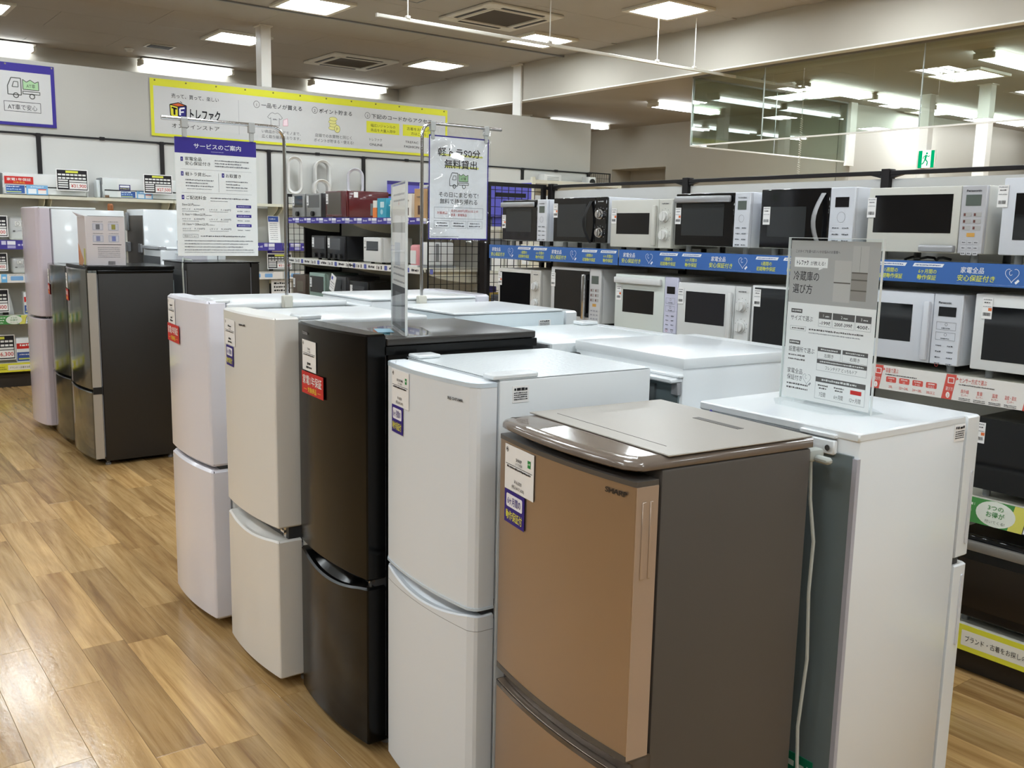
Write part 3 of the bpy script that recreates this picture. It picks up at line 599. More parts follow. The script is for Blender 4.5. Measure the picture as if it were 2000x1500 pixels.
r = F['root']; bobj('rear_pocket', GREY, r, .281, .3, -.21, -.14, 1.53, 1.68, r=.006); bobj('socket_box', FOOT, r, .281, .3, .14, .21, 1.36, 1.43, r=.004); bobj('socket_box', FOOT, r, .281, .31, -.2, -.12, 1.36, 1.44, r=.004)
F = fridge('small white refrigerator with dark grey back below the tall white one', 'back', (2.193, 7.25), 0, .42, .5, 1.4, G_, WHITE, WHITE, b=.01, zs0=.6, zs1=.62, back=mat('back_charcoal', (70, 72, 74), .5))
r = F['root']; bobj('top_panel', WHITE, r, -.25, .2, -.21, .21, 1.4005, 1.415, r=.004); bobj('rear_cap', SILVER, r, .2, .262, -.2, .205, 1.4005, 1.425, r=.004)
# washing machine like white tower behind the poster edge
t = empty('white_tower', (2.385, 7.125, 0), 0, 'slim lavender white appliance cut by the left edge of the service poster', 'appliance'); bobj('body', LAV, t, -.085, .09, -.085, .085, .02, 1.37, r=.008); bobj('upper_body', LAV, t, -.08, .09, -.08, .085, 1.384, 1.475, r=.006); bobj('ledge', WHITE, t, -.095, .095, -.09, .09, 1.37, 1.383, r=.003)
# cardboard box on the silver one
t = empty('carton', (1.655, 6.72, 1.3125), R(-4), 'pale printed carton standing on the silver refrigerator', 'box')
CB = mat('carton_pale', (206, 199, 200), .7); bobj('body', CB, t, -.12, .12, -.15, .15, 0, .318, r=.003)
bm = bm_new(); vs = [bm.verts.new(p) for p in ((-.121, -.15, .318), (-.121, .15, .318), (-.15, .14, .345), (-.145, -.1, .322))]; bm.faces.new(vs); bmesh.ops.solidify(bm, geom=bm.faces[:], thickness=.003); obj('flap', bm, CB, t); bobj('open_slit', BLACK, t, -.1, .115, -.149, -.12, .3182, .3195)
p = Print()
for i, (u, v) in enumerate(((-.045, .25), (.05, .25), (-.045, .175), (.05, .175))):
    p.rrect(u-.034, u+.034, v-.024, v+.024, .006, (196, 196, 206)); p.frame(u-.03, u+.03, v-.02, v+.02, .0015, (140, 140, 150)); p.rect(u-.012, u+.012, v-.016, v+.016, [(110, 110, 115), (150, 145, 80), (130, 135, 170), (120, 130, 180)][i], 2); p.micro(u-.03, u+.03, v+.03, .006, LG)
p.rect(-.08, .095, .135, .1385, K)
for k in range(6): p.micro(-.05, .085, .115-.012*k, .005, LG, seed=k)
for k in range(9): p.rect(.01+.005*k, .0125+.005*k, .006, .03, K, 2)
p.build('print', t, (0, -.1505, 0), (1, 0, 0), (0, 0, 1))
p = Print(); p.rect(.06, .12, .005, .11, (190, 188, 110)); p.poly([(-.15, .0), (0, 0), (.05, .03), (-.1, .12), (-.15, .14)], (205, 150, 110)); p.rect(-.14, -.1, .03, .09, (200, 120, 90), 2); p.build('side_print', t, (-.1205, 0, 0), (0, -1, 0), (0, 0, 1))
t = empty('wooden_post', (2.42, 9.45, 0), 0, 'round brown wooden post sticking up behind the tall refrigerator', 'post'); bm = bm_new(); cyl(bm, (0, 0, 0), (0, 0, 1.755), .026, 16); cyl(bm, (0, 0, 1.755), (0, 0, 1.77), .026, 16, r1=.018); obj('pole', bm, mat('post_wood', (150, 92, 52), .5, var=.12), t); bm = bm_new(); cyl(bm, (0, 0, 0), (0, 0, .02), .12, 20); obj('base', bm, mat('post_wood', (150, 92, 52), .5, var=.12), t)

# ================================================================ GONDOLA SHELVES AND WHAT STANDS ON THEM
BACKP = mat('back_panel_white', (208, 207, 203), .6); UNDER = mat('shelf_steel', (214, 211, 196), .4)
SX = 3.33                      # front edge of the shelves
PX = 3.80                      # uprights
STR_B = (66, 108, 176)
def heart(p, u, v, s, c, t=.0016):
    pts = [(u+s*.9*.0625*16*math.sin(a)**3/1.0*.5, v+s*.5*(13*math.cos(a)-5*math.cos(2*a)-2*math.cos(3*a)-math.cos(4*a))/16) for a in [2*math.pi*k/26 for k in range(3, 24)]]
    p.line(pts, t, c, 3); p.ring(u-.08*s, v+.12*s, .1*s, .16*s, t, c, 3, 60, 330, 12)
    p.poly([(u+.2*s, v-.5*s), (u+.42*s, v-.28*s), (u+.52*s, v-.4*s), (u+.3*s, v-.62*s)], c, 3)
def strip_blue(L, h):
    p = Print(); n = max(1, round(L/.58)); u = 0; q = L/n
    for k in range(n):
        u = k*q; W_ = (240, 243, 248); Y_ = (222, 228, 92)
        p.text('家電全品', u+.03, h*.56, h*.26, W_, w=.085, bold=.016, shear=.12); p.text('安心保証付き', u+.02, h*.2, h*.27, Y_, w=.135, bold=.016, shear=.12)
        heart(p, u+.212, h*.55, .052, W_); p.micro(u+.02, u+.26, h*.06, .003, (120, 150, 205), seed=k)
        for j, (a, b) in enumerate((('1週間の', '初期動作保証'), ('6ヶ月間の', '動作保証'))):
            x = u+.28+j*.145; p.poly([(x, h*.74), (x+.115, h*.74), (x+.122, h*.9), (x+.007, h*.9)], W_, 2); p.micro(x+.012, x+.108, h*.79, .005, (90, 110, 160), seed=j)
            p.text(a, x+.06, h*.45, h*.2, Y_, 'c', w=.055 if j == 0 else .07, bold=.012, shear=.1); p.text(b, x+.058, h*.16, h*.22, Y_, 'c', w=.1 if j == 0 else .075, bold=.014, shear=.1)
    return p, ink(STR_B)
def strip_red(L, h):
    p = Print(); RR = (214, 92, 82); k = 0
    while k*.29 < L-.2:
        u = k*.29; n = (3, 1, 2)[k % 3]
        p.poly([(u, 0), (u+.038, 0), (u+.052, h), (u+.014, h)], RR, 1); p.poly([(u+.05, h*.78), (u+.06, h*.84), (u+.052, h*.92)], RR, 1)
        p.frame(u+.02, u+.044, h*.64, h*.88, .003, (246, 244, 240), 2); p.text('選び方', u+.028, h*.36, h*.15, (246, 240, 236), 'c', w=.027); p.ell(u+.024, h*.17, .0075, .011, (246, 244, 240), 2, 16); p.text(str(n), u+.024, h*.11, h*.14, RR, 'c')
        if n != 3: p.text('センサー方式で選ぶ' if n == 2 else '容量で選ぶ', u+.062, h*.74, h*.19, RR, w=.1 if n == 2 else .052)
        else: p.micro(u+.062, u+.15, h*.74, h*.17, RR)
        p.micro(u+.062, u+.19, h*.62, .0045, (90, 86, 86), seed=k)
        for j in range(4):
            x = u+.066+.054*j
            if n == 2:
                p.text(['赤外線', '重量', '温度', '温度・蒸気'][j], x+.02, h*.33, h*.15, RR, 'c', w=[.03, .02, .02, .04][j]); p.text('センサー', x+.02, h*.2, h*.1, RR, 'c', w=.024); p.micro(x, x+.042, h*.1, .003, K, seed=j); p.micro(x, x+.042, h*.04, .003, K, seed=j+5)
            else:
                p.rrect(x, x+.042, h*.33, h*.56, .004, RR, 1); p.micro(x+.008, x+.034, h*.47, .0045, (246, 240, 236), seed=j)
                if n == 1: p.text(['1人', '2人', '3〜4人', '5人以上'][j], x+.021, h*.35, h*.1, (248, 244, 240), 'c', w=[.01, .01, .02, .024][j]); p.text(['20L', '22〜24L', '24〜28L', '30L以上'][j], x+.021, h*.1, h*.13, RR, 'c', w=[.016, .038, .038, .034][j])
        k += 1
    return p, mat('strip_white', (232, 229, 224), .5)
def strip_green(L, h):
    p = Print(); u = .032; k = 0; GG = (78, 146, 80)
    while u < L-.3:
        for j, s in enumerate(('会員になる', '特典満載', '当店会員')): p.micro(u+.015, u+.09-.01*j, h*(.68-.28*j), h*.14, (226, 240, 224), seed=j+k)
        p.ell(u+.165, h*.5, .07, h*.5, (232, 238, 228), 1); p.text('3つの', u+.165, h*.66, h*.2, GG, 'c', w=.055, bold=.012, layer=4); p.text('お得が', u+.165, h*.38, h*.22, GG, 'c', w=.065, bold=.012, layer=4); p.text('付いてくる!', u+.165, h*.14, h*.12, (110, 120, 100), 'c', w=.07, layer=4)
        p.poly([(u+.21, 0), (u+.45, 0), (u+.45, h), (u+.23, h)], (222, 218, 108), 0.6); p.poly([(u+.26, -0.0), (u+.3, 0), (u+.312, h*.82), (u+.272, h*.82)], (56, 52, 60), 2); p.poly([(u+.263, h*.03), (u+.297, h*.03), (u+.308, h*.78), (u+.276, h*.78)], (238, 240, 246), 3); p.rect(u+.276, u+.304, h*.52, h*.58, PURP, 4); p.rect(u+.274, u+.284, h*.18, h*.3, (130, 150, 220), 4); p.rect(u+.288, u+.298, h*.16, h*.3, (90, 110, 210), 4)
        p.micro(u+.33, u+.39, h*.6, .012, (96, 130, 70), seed=k); p.micro(u+.33, u+.385, h*.3, .012, (96, 130, 70), seed=k+3)
        u += .62; k += 1
    return p, ink(GG)
def strip_yellow(L, h):
    p = Print(); u = .11; k = 0
    while u < L-.3:
        p.text('TREFAC', u+.03, h*.52, h*.16, K, w=.075, bold=.012); p.text('FASHION', u+.03, h*.28, h*.16, K, w=.085, bold=.012)
        p.rrect(u+.13, u+.47, h*.2, h*.8, .004, (236, 233, 220), 1); p.text('ブランド・古着をお探しの方はこちら', u+.145, h*.4, h*.22, K, w=.31); u += .5; k += 1
    return p, ink((226, 222, 66))
def strip_purple(L, h):
    p = Print(); u = .01; k = 0
    while u < L-.1:
        p.micro(u, u+.06, h*.35, h*.3, (200, 198, 226), seed=k); p.rect(u+.08, u+.12, h*.5, h*.9, (206, 204, 226), 2); p.rect(u+.13, u+.2, h*.5, h*.9, (232, 232, 240), 2); p.rect(u+.13, u+.2, h*.12, h*.42, (176, 174, 212), 2); u += .22; k += 1
    return p, ink((74, 66, 148))
def strip_white(L, h):
    p = Print(); u = .01; k = 0
    while u < L-.1:
        p.micro(u, u+.09, h*.3, h*.45, K, seed=k); p.rect(u+.12, u+.128, h*.2, h*.8, K, 2); p.ell(u+.15, h*.45, .008, h*.28, K, 2, 12); p.rect(u+.18, u+.195, h*.2, h*.8, (70, 66, 60), 2); p.rrect(u+.23, u+.27, h*.12, h*.88, .006, (98, 104, 168), 2); u += .3; k += 1
    return p, mat('strip_white', (232, 229, 224), .5)
def strip_sky(L, h):
    p = Print(); u = .01; k = 0
    while u < L-.1:
        p.rect(u, u+.05, .002, h-.002, (110, 178, 226), 2); p.micro(u+.01, u+.04, h*.4, h*.3, (230, 242, 250), seed=k); p.rrect(u+.08, u+.19, h*.25, h*.75, .008, (128, 176, 224), 2); p.rrect(u+.24, u+.33, h*.25, h*.75, .008, (128, 176, 224), 2); p.micro(u+.07, u+.34, h*.84, .006, LG, seed=k); u += .36; k += 1
    return p, mat('strip_white', (232, 229, 224), .5)
STRIPLAB = {strip_blue: 'blue shelf strip with white and yellow warranty print', strip_red: 'white shelf strip with red guide print', strip_green: 'green shelf strip with white speech circle', strip_yellow: 'yellow shelf strip', strip_purple: 'purple price rail strip', strip_white: 'white shelf strip with small pictures', strip_sky: 'white shelf strip with light blue boxes'}
def arm(bm, sgn, x0, x1, y, z, t=.004):
    """curved shelf bracket below a shelf, in the plane y"""
    pts = [(x1, z), (x0, z)]+[(x0+(x1-x0)*(1-math.cos(a)), z-.014-.06*math.sin(a)**1.6) for a in [math.pi/2*k/7 for k in range(8)]]
    prism(bm, pts, 'y', y-t, y+t)
def gondola(label, ys, levels, base_strip, xf=SX, xp=PX, top=1.87, far_end=None, near_end=None, backmat=None, group=None):
    """one run of uprights at ys (sorted high->low y), shelves between; root at floor; built in world axes"""
    t = empty('shelf_unit', (xp, (ys[0]+ys[-1])/2, 0), 0, label, 'shelving', group); ox, oy = xp, (ys[0]+ys[-1])/2
    for y in ys:
        bm = bm_new(); box(bm, -.018, .03, y-oy-.02, y-oy+.02, 0, top+.012, r=.002)
        for s in (-1, 1): prism(bm, [(y-oy+s*.02, top-.028), (y-oy+s*.075, top-.014), (y-oy+s*.075, top-.004), (y-oy+s*.02, top-.004)], 'x', -.012, .012)
        obj('upright', bm, BLACKST, t, smooth=False)
    for a, b in zip(ys, ys[1:]):
        bobj('top_rail', BLACKST, t, -.014, .014, b-oy+.021, a-oy-.021, top-.014, top+.004, r=.002)
        bobj('back_panel', backmat or BACKP, t, .004, .01, b-oy+.022, a-oy-.022, .12, top-.03)
        bobj('kick_plate', mat('kick_dark', (52, 46, 40), .6), t, xf-ox+.06, xf-ox+.075, b-oy+.002, a-oy-.002, 0, .085)
        for z, st, stz in levels:
            sh = bobj('shelf', UNDER, t, xf-ox+.004, -.02, b-oy+.003, a-oy-.003, z-.028, z, r=.002)
            bobj('shelf_lip', UNDER, sh, xf-ox-.001, xf-ox+.006, b-oy+.003, a-oy-.003, z-.034, z+.004)
            if st:
                L = a-b-.008; h = stz[1]-stz[0]; p, m = st(L, h)
                p.build('shelf_strip', sh, (xf-ox-.0035, a-oy-.004, stz[0]), (0, -1, 0), (0, 0, 1), base=(0, L, 0, h, .0015, m), label=STRIPLAB[st])
            for y in (a-oy-.03, b-oy+.03): bm = bm_new(); arm(bm, 1, xf-ox+.06, -.02, y, z-.0285); obj('bracket', bm, CREAM, t, smooth=False)
    return t, ox, oy
def mesh_panel(t, ox, oy, x0, x1, y, z0, z1, pitch=.05, thin=False):
    """wire grid end panel in the plane y"""
    bm = bm_new()
    for x in (x0, x1): q = .004 if thin and x == x0 else .012; box(bm, x-ox-q, x-ox+q, y-oy-q, y-oy+q, z0, z1)
    box(bm, x0-ox, x1-ox, y-oy-.011, y-oy+.011, z1-.024, z1); obj('end_frame', bm, BLACKST, t, smooth=False)
    bm = bm_new(); x = x0+pitch
    while x < x1-.015: box(bm, x-ox-.0017, x-ox+.0017, y-oy-.0017, y-oy+.0017, z0+.02, z1-.02); x += pitch
    z = z0+.06
    while z < z1-.03: box(bm, x0-ox, x1-ox, y-oy-.0052, y-oy-.0018, z-.0017, z+.0017); z += pitch
    obj('wire_grid', bm, BLACKST, t, smooth=False, kind='stuff')
MW_LEV = [(.19, strip_yellow, (.1, .197)), (.672, strip_green, (.584, .677)), (1.1, strip_red, (1.013, 1.105)), (1.502, strip_blue, (1.428, 1.507))]
t, ox, oy = gondola('black framed shelf unit holding the microwave ovens with blue strips', [4.65, 3.53, 2.375, 1.21, .05], MW_LEV, None)
mesh_panel(t, ox, oy, 3.345, 3.765, 4.69, .02, 1.875); bm = bm_new(); box(bm, 3.4-ox, 3.62-ox, 4.69-oy-.01, 4.69-oy+.01, 1.79, 1.815); obj('end_bar', bm, BLACKST, t)
bobj('base_deck', UNDER, t, SX-ox+.02, 0, .06-oy, 4.63-oy, .09, .161)
GD_LEV = [(.25, strip_yellow, (.16, .25)), (.6, None, 0), (.95, strip_white, (.92, .96)), (1.335, strip_white, (1.295, 1.337)), (1.655, strip_purple, (1.62, 1.665))]
t2, ox2, oy2 = gondola('black framed shelf unit holding the toaster ovens behind the chrome poles', [7.52, 6.45, 5.4], GD_LEV, None, top=1.855, backmat=mat('back_panel_grey', (190, 187, 178), .6))
mesh_panel(t2, ox2, oy2, 3.345, 3.765, 5.36, .02, 1.865, thin=True); mesh_panel(t2, ox2, oy2, 3.345, 3.5, 7.56, .02, 1.86, thin=True); bobj('end_board', BLACK, t2, 3.5-ox2, 3.8-ox2, 7.55-oy2, 7.56-oy2, .02, 1.62)
# ---------------------------------------------------------------- ovens
def barcode_tag(root, x, y, z, w=.036, h=.075, seed=0, orange=True):
    p = Print(); p.micro(-w*.4, w*.4, h*.38, .004, LG, seed=seed); p.micro(-w*.3, w*.3, h*.24, .004, K, seed=seed+1); p.micro(-w*.4, w*.42, h*.06, .003, LG, seed=seed+2)
    if orange: p.rect(w*.12, w*.46, -h*.12, h*.02, (228, 120, 70), 2)
    rr = random.Random(seed); u = -w*.36
    while u < w*.34: q = rr.uniform(.0008, .0022); p.rect(u, u+q, -h*.36, -h*.2, K, 2); u += q+rr.uniform(.0008, .002)
    p.build('price_tag', root, (x, y, z), (0, -1, 0), (0, 0, 1), base=(-w/2, w/2, -h/2, h/2, .0008, PAPER), label='white barcode price tag')
GLS = mat('oven_glass', (16, 16, 18), .07, coat=.3); GLSD = mat('oven_glass_window', (52, 54, 55), .12); LCD = mat('lcd_grey', (96, 104, 98), .2); LCDK = mat('lcd_dark', (24, 22, 24), .15)
MWW = mat('oven_white', (222, 223, 222), .35); MWB = mat('oven_bluish_white', (214, 217, 224), .35); MWC = mat('oven_cream', (208, 207, 199), .38); MWL = mat('oven_lilac', (206, 206, 226), .35)
def oven(label, y0, y1, z, h, d=.34, body=MWW, door=GLS, panel=None, pw=.2, xf=3.352, name='microwave_oven', cat='microwave', group=None, handle=None, win=None, frame=None, ctl='buttons', tagpos=None, brand=None, knob=None, feet=.014, doorw=None, disp=LCD, handlemat=None, winmat=GLSD, seed=0):
    """front faces -x; y1 is the far (left) end of the front; panel takes the fraction pw at the near (right) end"""
    w = y1-y0; cy = (y0+y1)/2; t = empty(name, (xf+d/2, cy, z), 0, label, cat, group); f = -d/2; zb = feet
    bobj('body', body, t, f+.018, d/2, -w/2, w/2, zb, h, r=.006, seg=2)
    yp = -w/2+w*pw                                   # boundary of door and control panel
    if frame is not None:
        bobj('door_frame', frame, t, f, f+.0175, yp+.001, w/2, zb+.001, h-.001, r=.004, seg=2); fm = .032
    else: fm = .0
    a, b = yp+fm+.004, w/2-fm-.004
    if frame is None: dr = bobj('door', door, t, f, f+.0175, yp+.001, w/2-.001, zb+.002, h-.002, r=.003)
    if win: wn = bobj('window', winmat if frame is None else door, t, f-.001, f+.001, w/2-win[1]*(w-w*pw), w/2-win[0]*(w-w*pw), zb+win[2]*(h-zb), zb+win[3]*(h-zb))
    pn = bobj('control_panel', panel or body, t, f, f+.0175, -w/2, yp-.001, zb+.001, h-.001, r=.003)
    pc = (-w/2+yp)/2; pwid = w*pw
    if ctl == 'buttons':
        bobj('display', disp, pn, f-.0012, f+.001, pc-pwid*.27, pc+pwid*.27, h*.72, h*.86)
        p = Print(); hh = h-zb
        if brand: p.text(brand, 0, h*.9, .007, (60, 60, 64), 'c', w=pwid*.55, bold=.02)
        p.ring(0, h*.58, pwid*.16, pwid*.18, .001, (120, 122, 126))
        for r_ in range(4):
            for c_ in (-1, 1): p.micro(c_*pwid*.2-pwid*.13, c_*pwid*.2+pwid*.13, h*(.42-.09*r_), .006, (96, 98, 104), seed=r_*3+c_)
        p.build('button_print', pn, (f-.0006, pc, 0), (0, -1, 0), (0, 0, 1))
    if ctl == 'keypad':
        bobj('display', disp, pn, f-.0012, f+.001, pc-pwid*.3, pc+pwid*.3, h*.74, h*.88)
        p = Print()
        if brand: p.text(brand, 0, h*.92, .008, (50, 50, 54), 'c', w=pwid*.6, bold=.03)
        for r_ in range(3):
            for c_ in (-1, 1): p.rrect(c_*pwid*.2-pwid*.16, c_*pwid*.2+pwid*.16, h*(.6-.085*r_), h*(.655-.085*r_), .002, (176, 174, 172)); p.rect(c_*pwid*.2-pwid*.14, c_*pwid*.2-pwid*.06, h*(.61-.085*r_), h*(.645-.085*r_), (110, 70, 66), 2)
        p.rrect(-pwid*.16, pwid*.16, h*.345, h*.395, .002, (206, 158, 84))
        for r_ in range(3):
            for c_ in (-1, 0, 1): p.rrect(c_*pwid*.24-pwid*.1, c_*pwid*.24+pwid*.1, h*(.25-.07*r_), h*(.295-.07*r_), .002, (196, 196, 200)); p.micro(c_*pwid*.24-pwid*.06, c_*pwid*.24+pwid*.06, h*(.265-.07*r_), .004, (90, 90, 96), seed=r_)
        p.build('button_print', pn, (f-.0006, pc, 0), (0, -1, 0), (0, 0, 1))
    if ctl == 'touch':
        bobj('display', LCDK, pn, f-.0012, f+.001, pc-pwid*.3, pc+pwid*.3, h*.72, h*.84); p = Print()
        if brand: p.text(brand, -pwid*.1, h*.88, .009, (50, 50, 54), 'c', w=pwid*.44, bold=.03)
        for k in (0, 1): p.frame(-pwid*.34, pwid*.34, h*(.55-.13*k), h*(.65-.13*k), .0012, (150, 152, 158)); p.ring(0, h*(.62-.13*k), .005, .005, .001, (90, 92, 96)); p.micro(-pwid*.15, pwid*.15, h*(.565-.13*k), .004, (90, 92, 96), seed=k)
        for r_ in range(4):
            for c_ in (-1, 1): p.micro(c_*pwid*.2-pwid*.1, c_*pwid*.2+pwid*.1, h*(.34-.075*r_), .005, (96, 98, 104), seed=r_*3+c_)
        p.ring(-pwid*.22, h*.1, .006, .006, .0014, (196, 80, 80)); p.ring(pwid*.2, h*.1, .006, .006, .0014, (110, 112, 118)); p.build('button_print', pn, (f-.0006, pc, 0), (0, -1, 0), (0, 0, 1))
    if ctl == 'knobs':
        for zz in (h*.67, h*.32):
            bm = bm_new(); r_ = pwid*.27; cyl(bm, (f+.001, pc, zz), (f-.008, pc, zz), r_*1.12, 22); cyl(bm, (f-.008, pc, zz), (f-.022, pc, zz), r_*.9, 22); box(bm, f-.026, f-.02, pc-r_*.16, pc+r_*.16, zz-r_*.85, zz+r_*.85, r=.001); obj('knob', bm, knob or body, pn)
        p = Print(); c_ = (196, 196, 198) if panel in (BLACK, GLS) else (96, 96, 100)
        p.micro(-pwid*.25, pwid*.25, h*.9, .006, c_)
        for zz in (h*.67, h*.32):
            for k in range(9): a = R(-40+260*k/8); p.rect(pwid*.4*math.cos(a)-.001, pwid*.4*math.cos(a)+.002, zz+pwid*.4*math.sin(a)-.001, zz+pwid*.4*math.sin(a)+.002, c_)
        p.build('scale_print', pn, (f-.0006, pc, 0), (0, -1, 0), (0, 0, 1))
    hm = handlemat or SILVER
    if handle == 'top': bobj('handle', hm, t, f-.022, f-.004, yp+.012, w/2-.008, h*.84, h*.95, r=.006, seg=2); bobj('handle_mount', hm, t, f-.005, f+.002, yp+.02, yp+.05, h*.86, h*.93); bobj('handle_mount', hm, t, f-.005, f+.002, w/2-.05, w/2-.02, h*.86, h*.93)
    if handle == 'bow':
        bm = bm_new(); pts = [(f-.004-.034*math.sin(math.pi*k/10), yp+.028+.018*math.sin(math.pi*k/10), h*.12+(h*.8)*k/10) for k in range(11)]; rings(bm, [[(x, y-.011, z_), (x-.008, y, z_), (x, y+.011, z_), (x+.006, y, z_)] for x, y, z_ in pts]); obj('handle', bm, hm, t)
    if handle == 'bar': bobj('handle', hm, t, f-.03, f-.01, yp+.012, yp+.034, zb+.02, h-.03, r=.006, seg=2); bobj('handle_mount', hm, t, f-.012, f+.002, yp+.014, yp+.032, zb+.03, zb+.05); bobj('handle_mount', hm, t, f-.012, f+.002, yp+.014, yp+.032, h-.06, h-.04)
    if handle == 'flat': bobj('handle', hm, t, f-.02, f-.002, yp+.006, yp+.03, zb+.012, h-.03, r=.006, seg=2)
    if handle == 'low': bobj('handle', hm, t, f-.02, f+.002, yp+.004, yp+(w-pwid)*.38, zb+.004, zb+.03, r=.006, seg=2)
    if tagpos: barcode_tag(t, f-.0024, w/2-tagpos[0], tagpos[1], seed=seed, orange=tagpos[2] if len(tagpos) > 2 else True)
    for yy in (-w/2+.05, w/2-.05):
        for xx in (f+.05, d/2-.05): bm = bm_new(); cyl(bm, (xx, yy, 0), (xx, yy, zb+.002), .014, 10); obj('foot', bm, BLACK if feet < .03 else GREY, t)
    if seed % 2 == 0:
        bm = bm_new()
        for k in range(7): box(bm, -.02+.016*k, -.012+.016*k, -w/2-.001, -w/2+.001, h*.35, h*.7)
        obj('side_vent', bm, GREY, t)
    return t
T1, T2 = 'microwaves on the top shelf', 'microwaves on the second shelf'
ZT, ZS = 1.5025, 1.1005
oven('small silver topped microwave at the far end of the top shelf', 4.142, 4.556, ZT, .262, group=T1, body=MWB, handle='top', win=(.12, .85, .22, .78), tagpos=(.02, .14), pw=.21, brand='TOSHIBA', feet=.032, seed=1)
oven('black microwave with curved black handle and two chrome knobs', 3.659, 4.084, ZT, .268, group=T1, body=MWB, panel=GLS, ctl='knobs', knob=CHROME, handle='bow', handlemat=BLACK, win=(.1, .8, .12, .85), pw=.2, tagpos=(.02, .2), feet=.032, seed=2)
oven('cream white microwave with two white dials on the top shelf', 3.2, 3.623, ZT, .25, group=T1, body=MWC, frame=MWC, ctl='knobs', knob=mat('knob_white', (226, 226, 222), .3), pw=.21, win=(.13, .82, .28, .72), handle='flat', handlemat=MWC, tagpos=(.025, .17), feet=.016, seed=3, winmat=GLS)
oven('black door microwave with silver bar top and pale control strip', 2.739, 3.179, ZT, .273, group=T1, body=MWB, handle='top', win=(.12, .84, .2, .8), pw=.2, tagpos=(.02, .17), brand='TOSHIBA', feet=.032, seed=4)
oven('wide black microwave with curved silver handle behind the acrylic sign', 2.225, 2.682, ZT, .282, group=T1, body=MWB, handle='bow', handlemat=SILVER, win=(.12, .68, .2, .7), pw=.25, tagpos=(.035, .17, False), disp=LCDK, feet=.032, seed=6)
oven('large cream microwave with keypad and dark mirror window', 1.706, 2.164, ZT, .275, group=T1, body=MWC, frame=MWC, ctl='keypad', brand='Panasonic', pw=.2, win=(.07, .92, .3, .88), handle='low', tagpos=(.015, .2, False), feet=.034, panel=mat('keypad_silver', (190, 190, 194), .25), seed=8)
oven('white microwave cut by the right edge on the top shelf', 1.25, 1.65, ZT, .297, group=T1, body=MWB, frame=MWB, ctl='buttons', pw=.2, win=(.14, .9, .2, .8), tagpos=(.0, .235, False), feet=.034, seed=5)
oven('white microwave with two ringed dials at the far end of the second shelf', 4.185, 4.584, ZS, .272, group=T2, body=mat('oven_warm_white', (206, 203, 196), .4), frame=mat('oven_warm_white', (206, 203, 196), .4), ctl='knobs', knob=MWW, pw=.2, win=(.06, .97, .08, .92), tagpos=(.02, .21), seed=11)
oven('silver microwave with black door and upright chrome bar', 3.682, 4.089, ZS, .3, group=T2, body=mat('oven_silver_white', (206, 206, 206), .35), frame=mat('oven_silver_white', (206, 206, 206), .35), ctl='keypad', handle='bar', handlemat=CHROME, pw=.22, win=(.1, 1.0, .1, .95), tagpos=(.02, .23, False), seed=12)
oven('white microwave with lilac control panel on the second shelf', 3.141, 3.572, ZS, .285, group=T2, body=MWW, frame=mat('oven_mint_white', (218, 224, 218), .35), panel=MWL, ctl='touch', handle='top', handlemat=MWW, pw=.2, win=(.17, .8, .3, .72), tagpos=(.03, .19), seed=13)
oven('white microwave with two plain white knobs left of the acrylic sign', 2.71, 3.138, ZS, .265, group=T2, body=MWW, frame=MWW, ctl='knobs', knob=MWW, pw=.2, win=(.15, .84, .26, .84), handle='flat', handlemat=MWW, tagpos=(.02, .2, False), seed=14)
oven('black door microwave with thin white rim half hidden by the acrylic sign', 2.27, 2.7, ZS, .275, group=T2, body=MWW, frame=MWW, ctl='touch', pw=.2, win=(.04, .98, .04, .96), tagpos=(.03, .22, False), seed=15)
oven('white microwave with vertical handle above the red strip', 1.755, 2.234, ZS, .29, group=T2, body=MWB, frame=MWB, ctl='touch', brand='Panasonic', handle='flat', handlemat=MWB, pw=.23, win=(.1, .78, .28, .82), feet=.03, seed=16)
oven('white rimmed black microwave cut by the right edge on the second shelf', 1.26, 1.711, ZS, .3, group=T2, body=MWW, frame=MWW, ctl='touch', pw=.04, win=(.09, .95, .14, .84), tagpos=(.045, .25), brand=None, feet=.03, seed=17)
oven('black microwave with thin silver rim on the third shelf beside the white refrigerator', 1.2, 1.678, .6725, .288, group='ovens on the lower shelves', body=mat('oven_dark_body', (70, 70, 68), .4), frame=mat('oven_rim', (214, 212, 210), .3), ctl=None, pw=.03, win=(-.04, 1.04, -.01, 1.01), tagpos=(.03, .235), feet=.036, d=.36, seed=19)
oven('dark grey oven hidden behind the rear row on the third shelf', 2.55, 3.0, .6725, .28, group='ovens on the lower shelves', body=DGREY, tagpos=(.02, .2), pw=.2, seed=20)
oven('large black steam oven with silver handle bar on the lowest shelf', 1.16, 1.71, .1905, .34, group='ovens on the lower shelves', body=BLACK, door=GLS, panel=GLS, ctl=None, pw=.02, handle='top', handlemat=mat('bar_pewter', (150, 146, 140), .35, metal=.5), win=(.05, .95, .12, .7), winmat=mat('oven_glass_brown', (40, 33, 26), .15), feet=.03, d=.4, seed=21)
# cords and pads lying below the ovens
for i, (y, zz) in enumerate(((1.935, ZT), (2.45, ZT), (1.45, ZT))):
    bm = bm_new(); tube(bm, [(3.4+.02*math.sin(k*1.3), y+.09-.018*k, zz+.006+.012*abs(math.sin(k*.9))) for k in range(11)], .005, 6); o = obj('power_cord', bm, BLACK, None, label=['black power cord bundled under the large cream microwave', 'black power cord under the wide black microwave', 'black power cord at the right end of the top shelf'][i], cat='cord')
